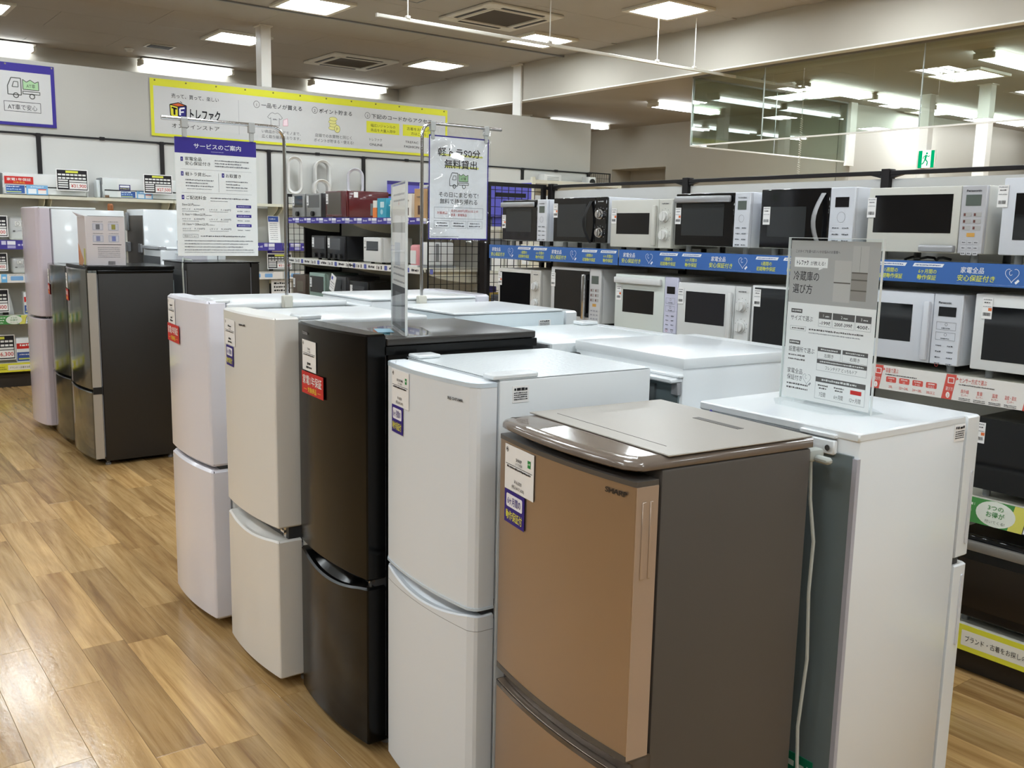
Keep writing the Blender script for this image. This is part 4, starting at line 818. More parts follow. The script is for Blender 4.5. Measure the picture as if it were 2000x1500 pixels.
# ---------------------------------------------------------------- toaster ovens and small goods of the far unit
U1, U2, U3 = 1.6555, 1.3355, .9505; TG = 'toaster ovens on the far unit'
def toaster(label, y0, y1, z, h, body, door=GLS, trim=None, win=(.08, .92, .38, .9), pw=.02, ctl=None, knobs=0, d=.26, drawer=False, tagp=True, name='toaster_oven', **kw):
    t = oven(label, y0, y1, z, h, d=d, body=body, frame=trim or body, door=door, pw=pw, ctl=ctl, win=win, name=name, cat='toaster oven', group=TG, seed=int(y0*100) | 1, tagpos=(.03, h*.72, False) if tagp else None, **kw)
    w = y1-y0
    for k in range(knobs): bm = bm_new(); yy = w/2-w*(k+.8)/(knobs+.6); cyl(bm, (-d/2+.002, yy, h*.2), (-d/2-.02, yy, h*.2), .02, 14); obj('knob', bm, BLACK, t)
    return t
SG = mat('toaster_silver_grey', (150, 150, 148), .35, metal=.3); DG2 = mat('toaster_dark_grey', (72, 72, 74), .4)
toaster('silver grey toaster oven with black knob, leftmost on the top shelf', 7.25, 7.49, U1, .2, SG, knobs=1, win=(.15, .85, .42, .92))
toaster('two tone grey toaster oven with wide glass beside the red oven', 6.95, 7.22, U1, .2, DG2, trim=SG, door=mat('toaster_glass_grey', (96, 97, 96), .2), knobs=1, win=(.1, .9, .4, .92))
t = toaster('tall dark red oven with two glass doors', 6.52, 6.87, U1, .21, mat('oven_wine_red', (86, 16, 22), .25, coat=.4), door=mat('oven_smoked', (84, 78, 70), .15), win=(.08, .75, .1, .95), d=.36, tagp=True)
bobj('panel_plate', mat('plate_grey', (120, 122, 126), .3, metal=.4), t, .02, .1, -.177, -.1755, .03, .12); bobj('side_label', PAPER, t, -.12, -.085, -.177, -.1755, .16, .2)
t = empty('orange_carton', (3.42, 6.12, U1), 0, 'narrow orange and white carton beside the turquoise one', 'box'); bobj('body', mat('carton_white', (226, 222, 214), .6), t, -.05, .05, -.028, .028, 0, .13, r=.002); bobj('band', mat('carton_orange', (222, 122, 52), .5), t, -.051, .051, -.029, .029, .002, .08)
t = empty('turquoise_carton', (3.42, 6.02, U1), 0, 'turquoise carton on the top shelf of the far unit', 'box'); bobj('body', mat('carton_turquoise', (58, 156, 182), .5), t, -.05, .06, -.065, .065, 0, .145, r=.002); p = Print(); p.rrect(-.02, .035, .08, .12, .006, (200, 226, 230)); p.ell(.0, .05, .018, .018, (170, 210, 220)); p.build('print', t, (-.0505, 0, 0), (0, -1, 0), (0, 0, 1)); p = Print(); p.micro(-.03, .04, .09, .012, (220, 236, 240)); p.build('print', t, (0, -.0655, 0), (1, 0, 0), (0, 0, 1))
for k, (y, c_, hh, l) in enumerate(((5.86, (226, 222, 212), .13, 'cream gift carton with small dark picture, right of the turquoise one'), (5.7, (232, 228, 220), .17, 'tall pale carton behind the chrome pole'), (5.53, (186, 150, 108), .2, 'brown paper package at the near end of the far unit'))):
    t = empty('carton', (3.43, y, U1), R(3*k), l, 'box', 'cartons on the far unit'); bobj('body', mat('carton_%d' % k, c_, .6), t, -.05, .06, -.06, .06, 0, hh, r=.002); p = Print(); p.micro(-.03, .03, hh*.7, .012, (110, 100, 90)); p.rect(-.02, .03, hh*.15, hh*.45, (86, 66, 60)); p.build('print', t, (-.0505, 0, 0), (0, -1, 0), (0, 0, 1))
toaster('black toaster oven with tilted glass, left on the middle shelf', 6.87, 7.13, U2, .19, BLACK, knobs=2, win=(.08, .92, .42, .92), winmat=GLSD, door=mat('toaster_glass_dark', (64, 64, 66), .15))
toaster('black toaster oven with three knobs beside the white one', 6.55, 6.85, U2, .19, mat('toaster_black_b', (26, 26, 30), .3), knobs=3, win=(.1, .75, .42, .9), door=mat('toaster_glass_dark', (64, 64, 66), .15), d=.36)
toaster('white toaster oven with black window on the middle shelf', 6.0, 6.26, U2, .19, MWW, win=(.16, .86, .46, .84), knobs=0)
t = empty('pink_appliance', (3.45, 5.62, U2), 0, 'white and pink plastic appliance behind the wire grid', 'appliance'); bobj('body', mat('pink_plastic', (222, 150, 154), .4), t, -.06, .06, -.05, .05, 0, .15, r=.02, seg=3); bobj('front_panel', MWW, t, -.064, -.058, -.035, .035, .02, .11, r=.002); bobj('base', MWW, t, -.065, .065, -.055, .055, 0, .012)
t = empty('white_dispenser', (3.5, 5.49, U2), 0, 'white appliance wrapped in clear film behind the wire grid', 'appliance'); bobj('body', MWW, t, -.1, .1, -.055, .055, .01, .17, r=.015, seg=3); bobj('spout', GREY, t, -.05, -.02, -.058, -.05, .04, .16, r=.004); bobj('tray', GREY, t, -.11, .11, -.06, .06, 0, .012)
toaster('brown toaster oven with square window, left on the lowest visible shelf', 7.26, 7.5, U3, .25, mat('toaster_brown', (92, 78, 68), .4), win=(.35, .85, .42, .78), door=mat('toaster_glass_olive', (110, 104, 92), .2))
t = toaster('mint green toaster oven with black glass', 6.9, 7.18, U3, .28, mat('toaster_mint', (146, 168, 158), .4), win=(.06, .94, .42, .9), knobs=1, d=.3)
toaster('grey toaster oven with a small sign leaning on it', 6.55, 6.82, U3, .27, DG2, win=(.08, .8, .3, .9), d=.3)
t = toaster('black ribbed grill oven at the near end of the lowest visible shelf', 6.2, 6.48, U3, .25, BLACK, win=(.15, .85, .3, .85), winmat=DGREY, door=DGREY)
for k in range(7): bobj('rib', DG2, t, -.135, -.131, -.09, .09, .08+.018*k, .088+.018*k)
t = empty('small_sign', (3.30, 6.66, 1.0), 0, 'small tilted white sign with blue mark leaning on the grey oven', 'sign'); p = Print(); p.rect(-.03, -.004, .025, .05, (80, 90, 170)); p.micro(-.03, .03, 0, .008, K); p.micro(-.03, .03, -.02, .006, LG); p.micro(-.03, .03, -.04, .006, LG, seed=4)
U_ = Vector((0, -math.cos(R(-22)), math.sin(R(-22)))); V_ = Vector((0, -math.sin(R(22)), math.cos(R(22)))); p.build('card', t, (0, 0, .17), U_, V_, base=(-.04, .04, -.065, .065, .004, PAPER)); bm = bm_new(); cyl(bm, (.004, 0, -.048), (.004, 0, .12), .004, 6); obj('stick', bm, BLACK, t)
# goods seen through the grids of the passage: racks of boxed items beyond
t = empty('storage_rack', (5.6, 7.4, 0), 0, 'cream rack of blue and white goods seen through the wire grids', 'shelving')
for z in (.4, .8, 1.2, 1.6, 2.0): bobj('shelf', UNDER, t, -.5, .5, -.9, .9, z, z+.03)
for x in (-.5, .5):
    for y in (-.9, .9): bobj('post', CREAM, t, x-.015, x+.015, y-.015, y+.015, 0, 2.05)
bobj('header_board', mat('board_blue', (92, 90, 190), .5), t, -.52, -.505, -.9, .9, 1.72, 2.0)
GC = [(92, 92, 196), (226, 224, 216), (206, 176, 90), (70, 72, 80), (200, 204, 206), (222, 216, 196), (150, 156, 170)]
for i in range(4):
    for k in range(8):
        rr = random.Random(i*10+k); c_ = GC[rr.randrange(7)]; y = 6.62+.21*k; hh = rr.uniform(.14, .3)
        g = empty('boxed_item', (5.25, y, .4305+.4*i), 0, '%s boxed item, %s from the near end on the %s rack shelf behind the grids' % ({0: 'blue', 1: 'white', 2: 'yellow', 3: 'dark', 4: 'grey', 5: 'cream', 6: 'slate'}[GC.index(c_)], ['first', 'second', 'third', 'fourth', 'fifth', 'sixth', 'seventh', 'eighth'][k], ['lowest', 'second', 'third', 'top'][i]), 'box', 'boxed items on the rack behind the grids')
        bobj('carton', mat('goods_%d_%d_%d' % c_, c_, .5), g, -.12, .12, -.09, .09, 0, hh, r=.004); bobj('face_label', PAPER, g, -.1215, -.12, -.06, .05, hh*.3, hh*.7)

# ================================================================ WALL SHELVES ALONG THE PARTITION
WXS = [-.34, .85, 2.04, 3.23, 4.42, 5.62, 6.83, 8.04, 9.23]; WYP, WYF = 10.49, 10.15
def wall_shelf():
    t = empty('shelf_unit', (4.4, WYP, 0), 0, 'long black framed wall shelves under the yellow banner', 'shelving'); ox, oy = 4.4, WYP; top = 2.45
    for x in WXS:
        bm = bm_new(); box(bm, x-ox-.02, x-ox+.02, -.02, .018, 0, top, r=.002)
        for s in (-1, 1): prism(bm, [(x-ox+s*.02, top-.03), (x-ox+s*.07, top-.015), (x-ox+s*.07, top-.004), (x-ox+s*.02, top-.004)], 'y', -.012, .012)
        obj('upright', bm, BLACKST, t, smooth=False)
    LEV = [(.235, strip_yellow, (.153, .238)), (.695, strip_green, (.614, .698)), (1.09, strip_sky, (1.011, 1.094)), (1.41, strip_purple, (1.326, 1.413)), (1.839, None, 0)]
    for i, (a, b) in enumerate(zip(WXS, WXS[1:])):
        bobj('top_rail', BLACKST, t, a-ox+.021, b-ox-.021, -.013, .013, top-.02, top-.002, r=.002)
        bobj('rail_clip', BLACKST, t, (a+b)/2-ox-.025, (a+b)/2-ox+.025, -.018, .018, top-.026, top+.006, r=.003)
        bobj('back_panel', BACKP, t, a-ox+.021, b-ox-.021, .004, .01, .1, top-.022)
        bobj('kick_plate', mat('kick_dark', (52, 46, 40), .6), t, a-ox+.002, b-ox-.002, WYF-oy+.05, WYF-oy+.065, 0, .12)
        lev = LEV if b < 5.7 else [LEV[4]]
        if i == 7: lev = [(2.2, None, 0)]
        for z, st, stz in lev:
            sh = bobj('shelf', CREAM, t, a-ox+.002, b-ox-.002, WYF-oy+.003, -.021, z-.026, z, r=.002)
            bobj('shelf_lip', CREAM, sh, a-ox+.002, b-ox-.002, WYF-oy-.002, WYF-oy+.005, z-.03, z)
            if st and (b < 2.2 or 3 < a < 4.7):
                L = b-a-.006; p, m = st(L, stz[1]-stz[0]); p.build('shelf_strip', sh, (a-ox+.003, WYF-oy-.0045, stz[0]), (1, 0, 0), (0, 0, 1), base=(0, L, 0, stz[1]-stz[0], .0015, m), label=STRIPLAB[st])
            for x in (a-ox+.03, b-ox-.03):
                bm = bm_new(); prism(bm, [(-.02, z-.0265), (WYF-oy+.05, z-.0265)]+[((WYF-oy+.05)+(-.02-WYF+oy-.05)*(1-math.cos(q)), z-.045-.1*math.sin(q)**1.6) for q in [math.pi/2*k/6 for k in range(7)]], 'x', x-.004, x+.004); obj('bracket', bm, CREAM, t, smooth=False)
    bm = bm_new()                                                     # wire grid at the far right end
    for z0, z1 in ((2.44, 2.456), (2.06, 2.07)): box(bm, 9.26-ox, 9.66-ox, -.006, .006, z0, z1)
    box(bm, 9.648-ox, 9.664-ox, -.006, .006, .02, 2.456); box(bm, 9.25-ox, 9.266-ox, -.006, .006, .02, 2.456)
    for k in range(9): box(bm, 9.29+.042*k-ox, 9.2935+.042*k-ox, -.002, .002, .03, 2.45)
    for k in range(30): box(bm, 9.26-ox, 9.66-ox, -.0055, -.002, .2+.075*k, .2035+.075*k)
    obj('wire_grid', bm, BLACKST, t, smooth=False, kind='stuff')
wall_shelf()
ZTOP = 1.8395
def price_card(x, z, w, h, price, label, loc_y=10.19, header=False, cut=None, al='c'):
    t = empty('price_card', (x, loc_y, z), 0, label, 'price card', 'price cards on the wall shelves'); p = Print(); v0 = .03
    p.rect(-w/2+.008, w/2-.008, v0+.008, v0+h-.008, (40, 38, 42), 1); p.rect(-w*.2, w*.19, v0+h*.83, v0+h*.93, (226, 228, 92), 2)
    for c_ in range(7):
        for r_ in range(2): u = -w/2+.016+c_*(w-.03)/7; p.rect(u, u+(w-.03)/7*.82, v0+h*(.7-.16*r_), v0+h*(.78-.16*r_), (236, 236, 234), 2)
    for r_ in range(4): p.rect(-w/2+.016, -w*.14, v0+h*(.44-.105*r_), v0+h*(.5-.105*r_), (236, 236, 234), 2)
    p.rect(-w*.1, w/2-.014, v0+h*.08, v0+h*.38, (240, 238, 236), 2); p.rect(-w*.1, w/2-.014, v0+h*.41, v0+h*.49, (228, 228, 226), 2)
    p.text(price, w*.19 if al == 'c' else w/2-.024, v0+h*.15, h*.2, (196, 52, 48), al, w=w*.48 if al == 'c' else None, bold=.01)
    if header: p.rect(-w/2+.004, w/2-.03, v0+h+.004, v0+h*1.32, PURP, 2); p.rrect(-w*.3, w*.25, v0+h*1.1, v0+h*1.2, .004, (238, 236, 244), 3)
    p.build('card', t, (0, 0, 0), (1, 0, 0), (0, .03, .9995), base=(-w/2, w/2, v0, v0+h*(1.34 if header else 1), .004, PAPER)); bm = bm_new(); box(bm, -w*.2, w*.2, -.02, .05, 0, .004); box(bm, -.02, .02, .008, .012, .002, .05); obj('stand', bm, ACRYL, t)
price_card(2.267, ZTOP+.028, .29, .205, '¥31,900', 'price card reading 31,900 in front of the left wall unit')
price_card(3.09, ZTOP+.03, .29, .195, '¥27,500', 'price card with red 27,5 cut by the service poster')
price_card(1.53, 1.412, .29, .2, '000', 'price card at the left edge on the fourth wall shelf', al='r'); price_card(1.51, 1.092, .29, .17, '000', 'price card at the left edge on the third wall shelf', al='r')
price_card(1.5, .698, .29, .22, '400', 'price card at the left edge on the second wall shelf', al='r'); price_card(1.53, .239, .29, .24, '36,300', 'price card reading 36,300 on the lowest wall shelf')
price_card(4.4, 1.092, .29, .17, '¥31,900', 'price card with purple header right of the service poster', header=True)
def split_ac(x0, x1, label, stickers, wrapped=False):
    w = x1-x0; t = empty('air_conditioner', ((x0+x1)/2, 10.365, ZTOP), 0, label, 'air conditioner', 'air conditioners on the top wall shelf'); a = w/2; m = mat('ac_white', (228, 229, 228), .3, coat=.2)
    bm = bm_new(); prism(bm, [(.1, 0), (.1, .2), (-.05, .21), (-.09, .2), (-.102, .1), (-.1, .075), (-.085, .01), (-.06, 0)], 'x', -a, a); obj('body', bm, m, t)
    bobj('slot', BLACK, t, -a+.02, a-.02, -.1045, -.098, .076, .086); bobj('flap', m, t, -a+.02, a-.02, -.106, -.094, .012, .074, r=.003)
    for s in (-1, 1): bobj('end_cap', GREY if s < 0 else m, t, s*a-.004, s*a+.004, -.098, .1, .004, .2)
    p = Print()
    for u, v, ww, hh, k in stickers:
        if k == 'red': p.rect(u, u+ww, v, v+hh, RED, 2); p.text('家電1年保証', u+ww/2, v+hh*.45, hh*.36, (246, 244, 240), 'c', w=ww*.84, bold=.02, layer=4); p.text('対象商品', u+ww/2, v+hh*.1, hh*.22, (240, 206, 80), 'c', w=ww*.4, layer=4)
        if k == 'blue': p.rect(u, u+ww, v, v+hh, (238, 238, 236), 2); p.rect(u+.004, u+ww-.004, v+.004, v+hh-.004, (60, 92, 158), 3); p.micro(u+.01, u+ww*.7, v+hh*.72, .012, (226, 232, 240), 4); p.rect(u+.008, u+ww*.8, v+hh*.16, v+hh*.26, (200, 214, 120), 4); p.micro(u+.01, u+ww*.8, v+hh*.4, .016, (150, 180, 220), 4, 3)
        if k == 'sky': p.rect(u, u+ww, v, v+hh, (126, 178, 222), 2); p.rect(u+ww*.08, u+ww*.46, v+hh*.1, v+hh*.62, (236, 238, 242), 3); p.rect(u+ww*.54, u+ww*.92, v+hh*.1, v+hh*.62, (240, 232, 230), 3); p.rect(u+ww*.54, u+ww*.92, v+hh*.5, v+hh*.62, (214, 100, 90), 4); p.micro(u+ww*.2, u+ww*.8, v+hh*.76, .012, (230, 240, 250), 4)
        if k == 'navy': p.rect(u, u+ww, v, v+hh, (48, 46, 110), 2); p.rrect(u+.008, u+ww-.008, v+hh*.5, v+hh*.86, .004, (238, 238, 244), 3); p.micro(u+.01, u+ww-.01, v+hh*.16, .012, (206, 206, 130), 4)
    p.build('stickers', t, (-a, -.1075, 0), (1, 0, 0), (0, 0, 1))
    if wrapped:
        bobj('wrapped_bracket', WHITE, t, -a-.045, -a-.006, -.07, .05, .002, .18, r=.01); bobj('wrap', ACRYL, t, -a-.005, -a+.14, -.118, -.112, .004, .2)
        bobj('bag_of_screws', mat('screw_brown', (110, 84, 62), .5), t, -a+.02, -a+.06, -.113, -.1085, .006, .03)
    return t
split_ac(1.665, 2.42, 'white wall air conditioner with red, blue and sky stickers', [(.015, .105, .25, .07, 'red'), (.02, .012, .17, .085, 'blue'), (.2, .008, .19, .09, 'sky')])
split_ac(2.56, 3.32, 'white wall air conditioner wrapped in film, right of the first price card', [(.16, .085, .11, .055, 'navy'), (.17, .008, .15, .07, 'blue'), (.33, .005, .16, .075, 'sky')], True)
split_ac(.86, 1.6, 'white wall air conditioner cut by the left edge', [(.02, .012, .17, .085, 'blue')])
def bag(x, z, w, h, label):
    t = empty('wrapped_appliance', (x, 10.3, z), 0, label, 'appliance', 'film wrapped appliances on the wall shelves'); bobj('unit', mat('ac_white', (228, 229, 228), .3), t, -w/2+.01, w/2-.01, -.04, .08, 0, h*.94, r=.02, seg=3); bobj('film', mat('film_clear', (236, 238, 240), .15, alpha=.35, coat=.5), t, -w/2, w/2, -.052, .09, 0, h, r=.03, seg=3)
    p = Print(); p.rect(-.03, .02, h*.6, h*.8, (232, 232, 230)); p.ring(-.005, h*.7, .014, .016, .003, (110, 110, 112)); p.rect(-.05, -.03, h*.35, h*.42, (90, 90, 92)); p.micro(-.01, .03, h*.38, .014, LG); p.build('print', t, (0, -.0535, 0), (1, 0, 0), (0, 0, 1))
bag(1.775, 1.4105, .17, .225, 'white appliance in clear film above the purple strip'); bag(1.775, 1.0905, .17, .16, 'white appliance in clear film above the sky blue strip')
def washbox(x, z, w, h, label, top=True):
    t = empty('white_carton', (x, 10.24, z), 0, label, 'box', 'white cartons on the lower wall shelves'); bobj('body', WHITE, t, -w/2, w/2, -.06, .06, 0, h, r=.012, seg=2); p = Print(); p.rect(-w/2+.004, w/2-.01, h*.56, h*.78, RED); p.micro(-w*.3, w*.4, h*.66, .022, (244, 238, 236)); p.rect(-w/2+.004, w/2-.01, h*.06, h*.42, (64, 88, 150)); p.micro(-w*.35, w*.35, h*.3, .012, (220, 226, 240)); p.rect(-w*.4, w*.4, h*.12, h*.18, (196, 206, 110), 2); p.build('print', t, (0, -.0605, 0), (1, 0, 0), (0, 0, 1))
washbox(1.83, .6955, .12, .225, 'white carton with red label above the green strip'); washbox(1.76, .2355, .16, .24, 'white carton with red and blue labels above the yellow strip')
t = empty('outdoor_unit_part', (1.62, 10.33, .6955), 0, 'tapered white appliance behind the second price card', 'appliance'); bm = bm_new(); prism(bm, [(-.1, 0), (.08, 0), (.05, .2), (-.08, .22)], 'y', -.04, .06); obj('body', bm, WHITE, t); bobj('foot', BLACK, t, -.02, .03, -.05, -.04, 0, .05)
def bladeless(x, y, w, h, label, rz=-.35, m=None):
    t = empty('bladeless_fan', (x, y, ZTOP), rz, label, 'fan', 'bladeless fans on the wall shelf'); m = m or mat('fan_white', (226, 224, 222), .25, coat=.3); r = w/2; th = .03; zc = h-r; zb = .12 if h > .4 else .06
    def stad(r_, inset): 
        pts = [(r_*math.cos(a), zc+r_*math.sin(a)) for a in [math.pi*k/14 for k in range(15)]]+[(r_*math.cos(a), zb+r+r_*math.sin(a)) for a in [math.pi+math.pi*k/14 for k in range(15)]]; return pts
    bm = bm_new(); prof = [(r, -.055), (r, .045), (r-.008, .06), (r-th, .06), (r-th, -.045), (r-.008, -.065)]
    R_ = [stad(q, 0) for q, _ in prof]; n = len(R_[0])
    vs = [[bm.verts.new((px, yy, pz)) for px, pz in ring] for ring, (_, yy) in zip(R_, prof)]
    for i in range(len(prof)):
        A, B = vs[i], vs[(i+1) % len(prof)]
        for k in range(n): bm.faces.new((A[k], A[(k+1) % n], B[(k+1) % n], B[k]))
    obj('air_loop', bm, m, t); bm = bm_new(); cyl(bm, (0, 0, 0), (0, 0, zb+.01), r*.6, 22, r1=r*.55); obj('base', bm, m, t); bm = bm_new(); cyl(bm, (0, -r*.55, zb*.45), (0, -r*.55-.012, zb*.45), .016, 14); obj('knob', bm, SILVER, t)
bladeless(4.66, 10.33, .175, .545, 'tall bladeless fan beside the left chrome pole'); bladeless(5.03, 10.4, .2, .53, 'tall bladeless fan behind the low round one', -.2)
bladeless(4.94, 10.238, .2, .3, 'low round bladeless fan in front of the tall one', -.2); bladeless(5.43, 10.33, .2, .455, 'glossy bladeless fan at the right of the four', -.5, mat('fan_lilac', (216, 214, 226), .15, coat=.5))
t = empty('blue_board', (6.2, 10.3, ZTOP), 0, 'plain blue board standing on the wall shelf behind the toaster unit', 'board'); bobj('panel', mat('board_periwinkle', (104, 100, 196), .45), t, -.36, .4, -.004, .004, .01, .33, r=.002); bobj('header', mat('board_navy', (54, 44, 120), .45), t, -.36, .4, -.006, -.0041, .29, .33); bobj('foot', DGREY, t, -.3, .3, -.04, .06, 0, .01)
for x, w, h, m, l, k in ((8.38, .3, .17, MWW, 'white slatted appliance at the right end of the wall shelves', 0), (8.76, .33, .05, BLACK, 'flat black device at the right end of the wall shelves', 1), (9.09, .14, .17, MWW, 'white camera like device at the right end of the wall shelves', 2)):
    t = empty('small_device', (x, 10.3, 2.2005), 0, l, 'appliance'); bobj('body', m, t, -w/2, w/2, -.06, .08, 0, h, r=.008, seg=2)
    if k == 0:
        for q in range(6): bobj('slat', GREY, t, -w*.34, w*.34, -.0625, -.0602, .03+.02*q, .036+.02*q)
    if k == 1: bobj('handle', DGREY, t, -.1, .16, -.05, .02, h+.0003, h+.014, r=.004)
    if k == 2: bm = bm_new(); cyl(bm, (0, -.06, .1), (0, -.075, .1), .045, 20); obj('lens', bm, BLACK, t)
t = empty('info_card', (4.36, 10.22, 1.4105), 0, 'tall white leaflet with blue head right of the service poster', 'sign'); p = Print(); p.rect(-.065, .055, .235, .295, (66, 92, 168)); p.micro(-.05, .02, .26, .012, (220, 226, 240))
for k in range(9): p.micro(-.05, .04, .21-.022*k, .008, LG, seed=k)
p.build('card', t, (0, 0, 0), (1, 0, 0), (0, .1, .995), base=(-.07, .07, .004, .3, .003, PAPER)); bobj('stand', ACRYL, t, -.05, .05, -.02, .05, 0, .004)
t = empty('notice_card', (4.42, 10.2, .96), 0, 'white notice card under the sky blue strip right of the poster', 'sign'); p = Print()
for k in range(3): p.micro(-.09, .09, -.01-.04*k, .022, K, seed=k)
p.build('card', t, (0, 0, 0), (1, 0, 0), (0, 0, 1), base=(-.12, .12, -.12, .04, .003, PAPER)); bobj('hanger', ACRYL, t, -.03, .03, -.001, .004, .03, .052)

# ================================================================ BANNER AND WALL POSTER
def cloth(name, w, h, m, parent, nx=60, nz=10, amp=.006):
    bm = bm_new(); g = [[bm.verts.new((w*i/nx, amp*(math.sin(i*.55+.7*math.sin(j*.5))*.4+math.sin(i*.17+j*.45)*.6)*(j < nz), h*j/nz)) for i in range(nx+1)] for j in range(nz+1)]
    for j in range(nz):
        for i in range(nx): bm.faces.new((g[j][i], g[j][i+1], g[j+1][i+1], g[j+1][i]))
    bmesh.ops.solidify(bm, geom=bm.faces[:], thickness=.002); return obj(name, bm, m, parent)
def truck(p, u, v, s, lay=3):
    G_ = (86, 88, 84); t_ = .03*s
    p.line([(u-.5*s, v-.2*s), (u-.5*s, v+.08*s), (u-.38*s, v+.36*s), (u-.08*s, v+.36*s), (u-.08*s, v-.2*s), (u-.5*s, v-.2*s)], t_, G_, lay); p.line([(u-.36*s, v+.06*s), (u-.3*s, v+.24*s), (u-.17*s, v+.24*s), (u-.17*s, v+.06*s), (u-.36*s, v+.06*s)], t_*.8, G_, lay)
    p.poly([(u-.02*s, v), (u+.48*s, v), (u+.48*s, v+.3*s), (u+.36*s, v+.24*s), (u+.22*s, v+.33*s), (u+.1*s, v+.25*s), (u-.02*s, v+.33*s)], (170, 206, 160), lay-1); p.line([(u-.02*s, v), (u+.48*s, v), (u+.48*s, v+.3*s), (u+.36*s, v+.24*s), (u+.22*s, v+.33*s), (u+.1*s, v+.25*s), (u-.02*s, v+.33*s), (u-.02*s, v)], t_*.8, G_, lay)
    p.text('AT車', u+.23*s, v+.07*s, .13*s, G_, 'c', w=.28*s, layer=lay+1); p.frame(u-.04*s, u+.52*s, v-.16*s, v-.05*s, t_*.8, G_, lay)
    for x in (-.25, .26): p.ring(u+x*s, v-.22*s, .08*s, .08*s, t_, G_, lay, 0, 360, 16)
BAN = mat('banner_cloth', (206, 205, 204), .55, bump=(8, .25)); BY = (222, 220, 62)
b = empty('banner', (3.14, 10.519, 2.512), 0, 'long white banner with yellow border on the partition', 'banner'); bw, bh = 3.7, .588
bobj('sheet', BAN, b, 0, bw, -.002, .004, 0, bh)
p = Print(); p.rect(0, bw, bh-.075, bh, BY); p.rect(0, bw, 0, .028, BY); p.rect(0, .034, .028, bh-.075, BY); p.rect(bw-.03, bw, .028, bh-.075, BY)
p.text('売って、買って、楽しい', .22, .408, .045, K, w=.51); p.text('トレファク', .408, .205, .11, (24, 22, 28), w=.335, bold=.045, shear=.08); p.text('オンラインストア', .214, .1, .048, K, w=.515); p.rect(.95, .953, .08, .45, LG, 2)
p.poly([(.2, .335), (.285, .318), (.285, .2), (.205, .222)], (226, 216, 60), 2); p.poly([(.285, .318), (.375, .335), (.37, .22), (.285, .2)], (48, 44, 120), 2); p.poly([(.2, .335), (.29, .36), (.375, .335), (.285, .318)], (206, 98, 52), 2)
for q in ([(.2, .335), (.285, .318), (.375, .335), (.29, .36), (.2, .335), (.205, .222), (.285, .2), (.37, .22), (.375, .335)], [(.285, .318), (.285, .2)]): p.line(q, .009, (26, 24, 30), 3)
p.line([(.218, .306), (.272, .294)], .017, (26, 24, 30), 4); p.line([(.245, .3), (.246, .232)], .02, (26, 24, 30), 4); p.line([(.305, .232), (.305, .3), (.355, .31)], .017, (240, 238, 244), 4); p.line([(.305, .262), (.345, .27)], .015, (240, 238, 244), 4); p.line([(.31, .375), (.33, .36)], .006, K, 4)
for n, u, tx, w_ in ((1, 1.16, '一品モノが買える', .49), (2, 1.865, 'ポイント貯まる', .425), (3, 2.553, '下記のコードからアクセス', .86)): p.ring(u, .425, .034, .036, .004, K, 3, 0, 360, 20); p.text(str(n), u, .406, .038, K, 'c'); p.text(tx, u+.055, .402, .05, K, w=w_, bold=.008)
SHC = (120, 120, 122); p.line([(1.32, .34), (1.345, .352), (1.375, .34), (1.405, .352), (1.43, .34), (1.465, .3), (1.437, .28), (1.425, .295), (1.425, .21), (1.325, .21), (1.325, .295), (1.313, .28), (1.285, .3), (1.32, .34)], .005, SHC, 3); p.micro(1.35, 1.4, .27, .016, SHC); p.line([(1.47, .215), (1.475, .28), (1.525, .3), (1.53, .22), (1.47, .215)], .006, (206, 160, 170), 3); p.poly([(1.47, .215), (1.475, .28), (1.525, .3), (1.53, .22)], (238, 214, 220), 2)
p.text('い商品からレアモノまで、', 1.215, .125, .036, (96, 94, 96), w=.47); p.text('広く取り揃えております。', 1.215, .07, .036, (96, 94, 96), w=.47); p.text('店頭でのお買物と同じく', 1.865, .128, .038, (96, 94, 96), w=.475); p.text('ポイントが貯まる・使える!', 1.85, .072, .038, (96, 94, 96), w=.515)
for k in range(4): p.ell(2.09+.01*(k % 2), .24+.035*k, .05, .022, (222, 216, 140), 2+k*.2, 20); p.ring(2.09+.01*(k % 2), .24+.035*k, .05, .022, .004, (150, 146, 90), 2.1+k*.2, 0, 360, 20)
p.ell(2.15, .235, .036, .042, (222, 216, 140), 4, 20); p.ring(2.15, .235, .036, .042, .005, (150, 146, 90), 5, 0, 360, 20); p.text('P', 2.15, .214, .045, (150, 146, 90), 'c', layer=6)
for u0, l1, l2 in ((2.54, '幅広いジャンルの', '商品を大量入荷中'), (3.045, '古着をお探しの', '方はこちら')): p.rect(u0, u0+.455, .226, .362, BY, 2); p.text(l1, u0+.228, .3, .036, K, 'c', w=.34); p.text(l2, u0+.228, .245, .036, K, 'c', w=.34 if len(l2) > 6 else .22)
p.text('トレファク', 2.58, .134, .034, K, w=.17); p.text('ONLINE', 2.58, .076, .034, K, w=.178, bold=.008); p.text('TREFAC', 3.08, .14, .034, K, w=.19); p.text('FASHION', 3.065, .084, .034, K, w=.215, bold=.008)
p.build('banner_print', b, (0, -.0026, 0), (1, 0, 0), (0, 0, 1), step=.0004)
for k in range(12): bm = bm_new(); cyl(bm, (.05+k*.327, -.003, bh-.02), (.05+k*.327, -.007, bh-.02), .009, 10); obj('eyelet', bm, mat('eyelet_olive', (112, 104, 50), .4), b)
b = empty('wall_poster', (1.34, 10.519, 2.512), 0, 'white truck poster with blue border in the left corner', 'poster'); pw_, ph = .88, .585; bobj('sheet', BAN, b, 0, pw_, -.002, .004, 0, ph)
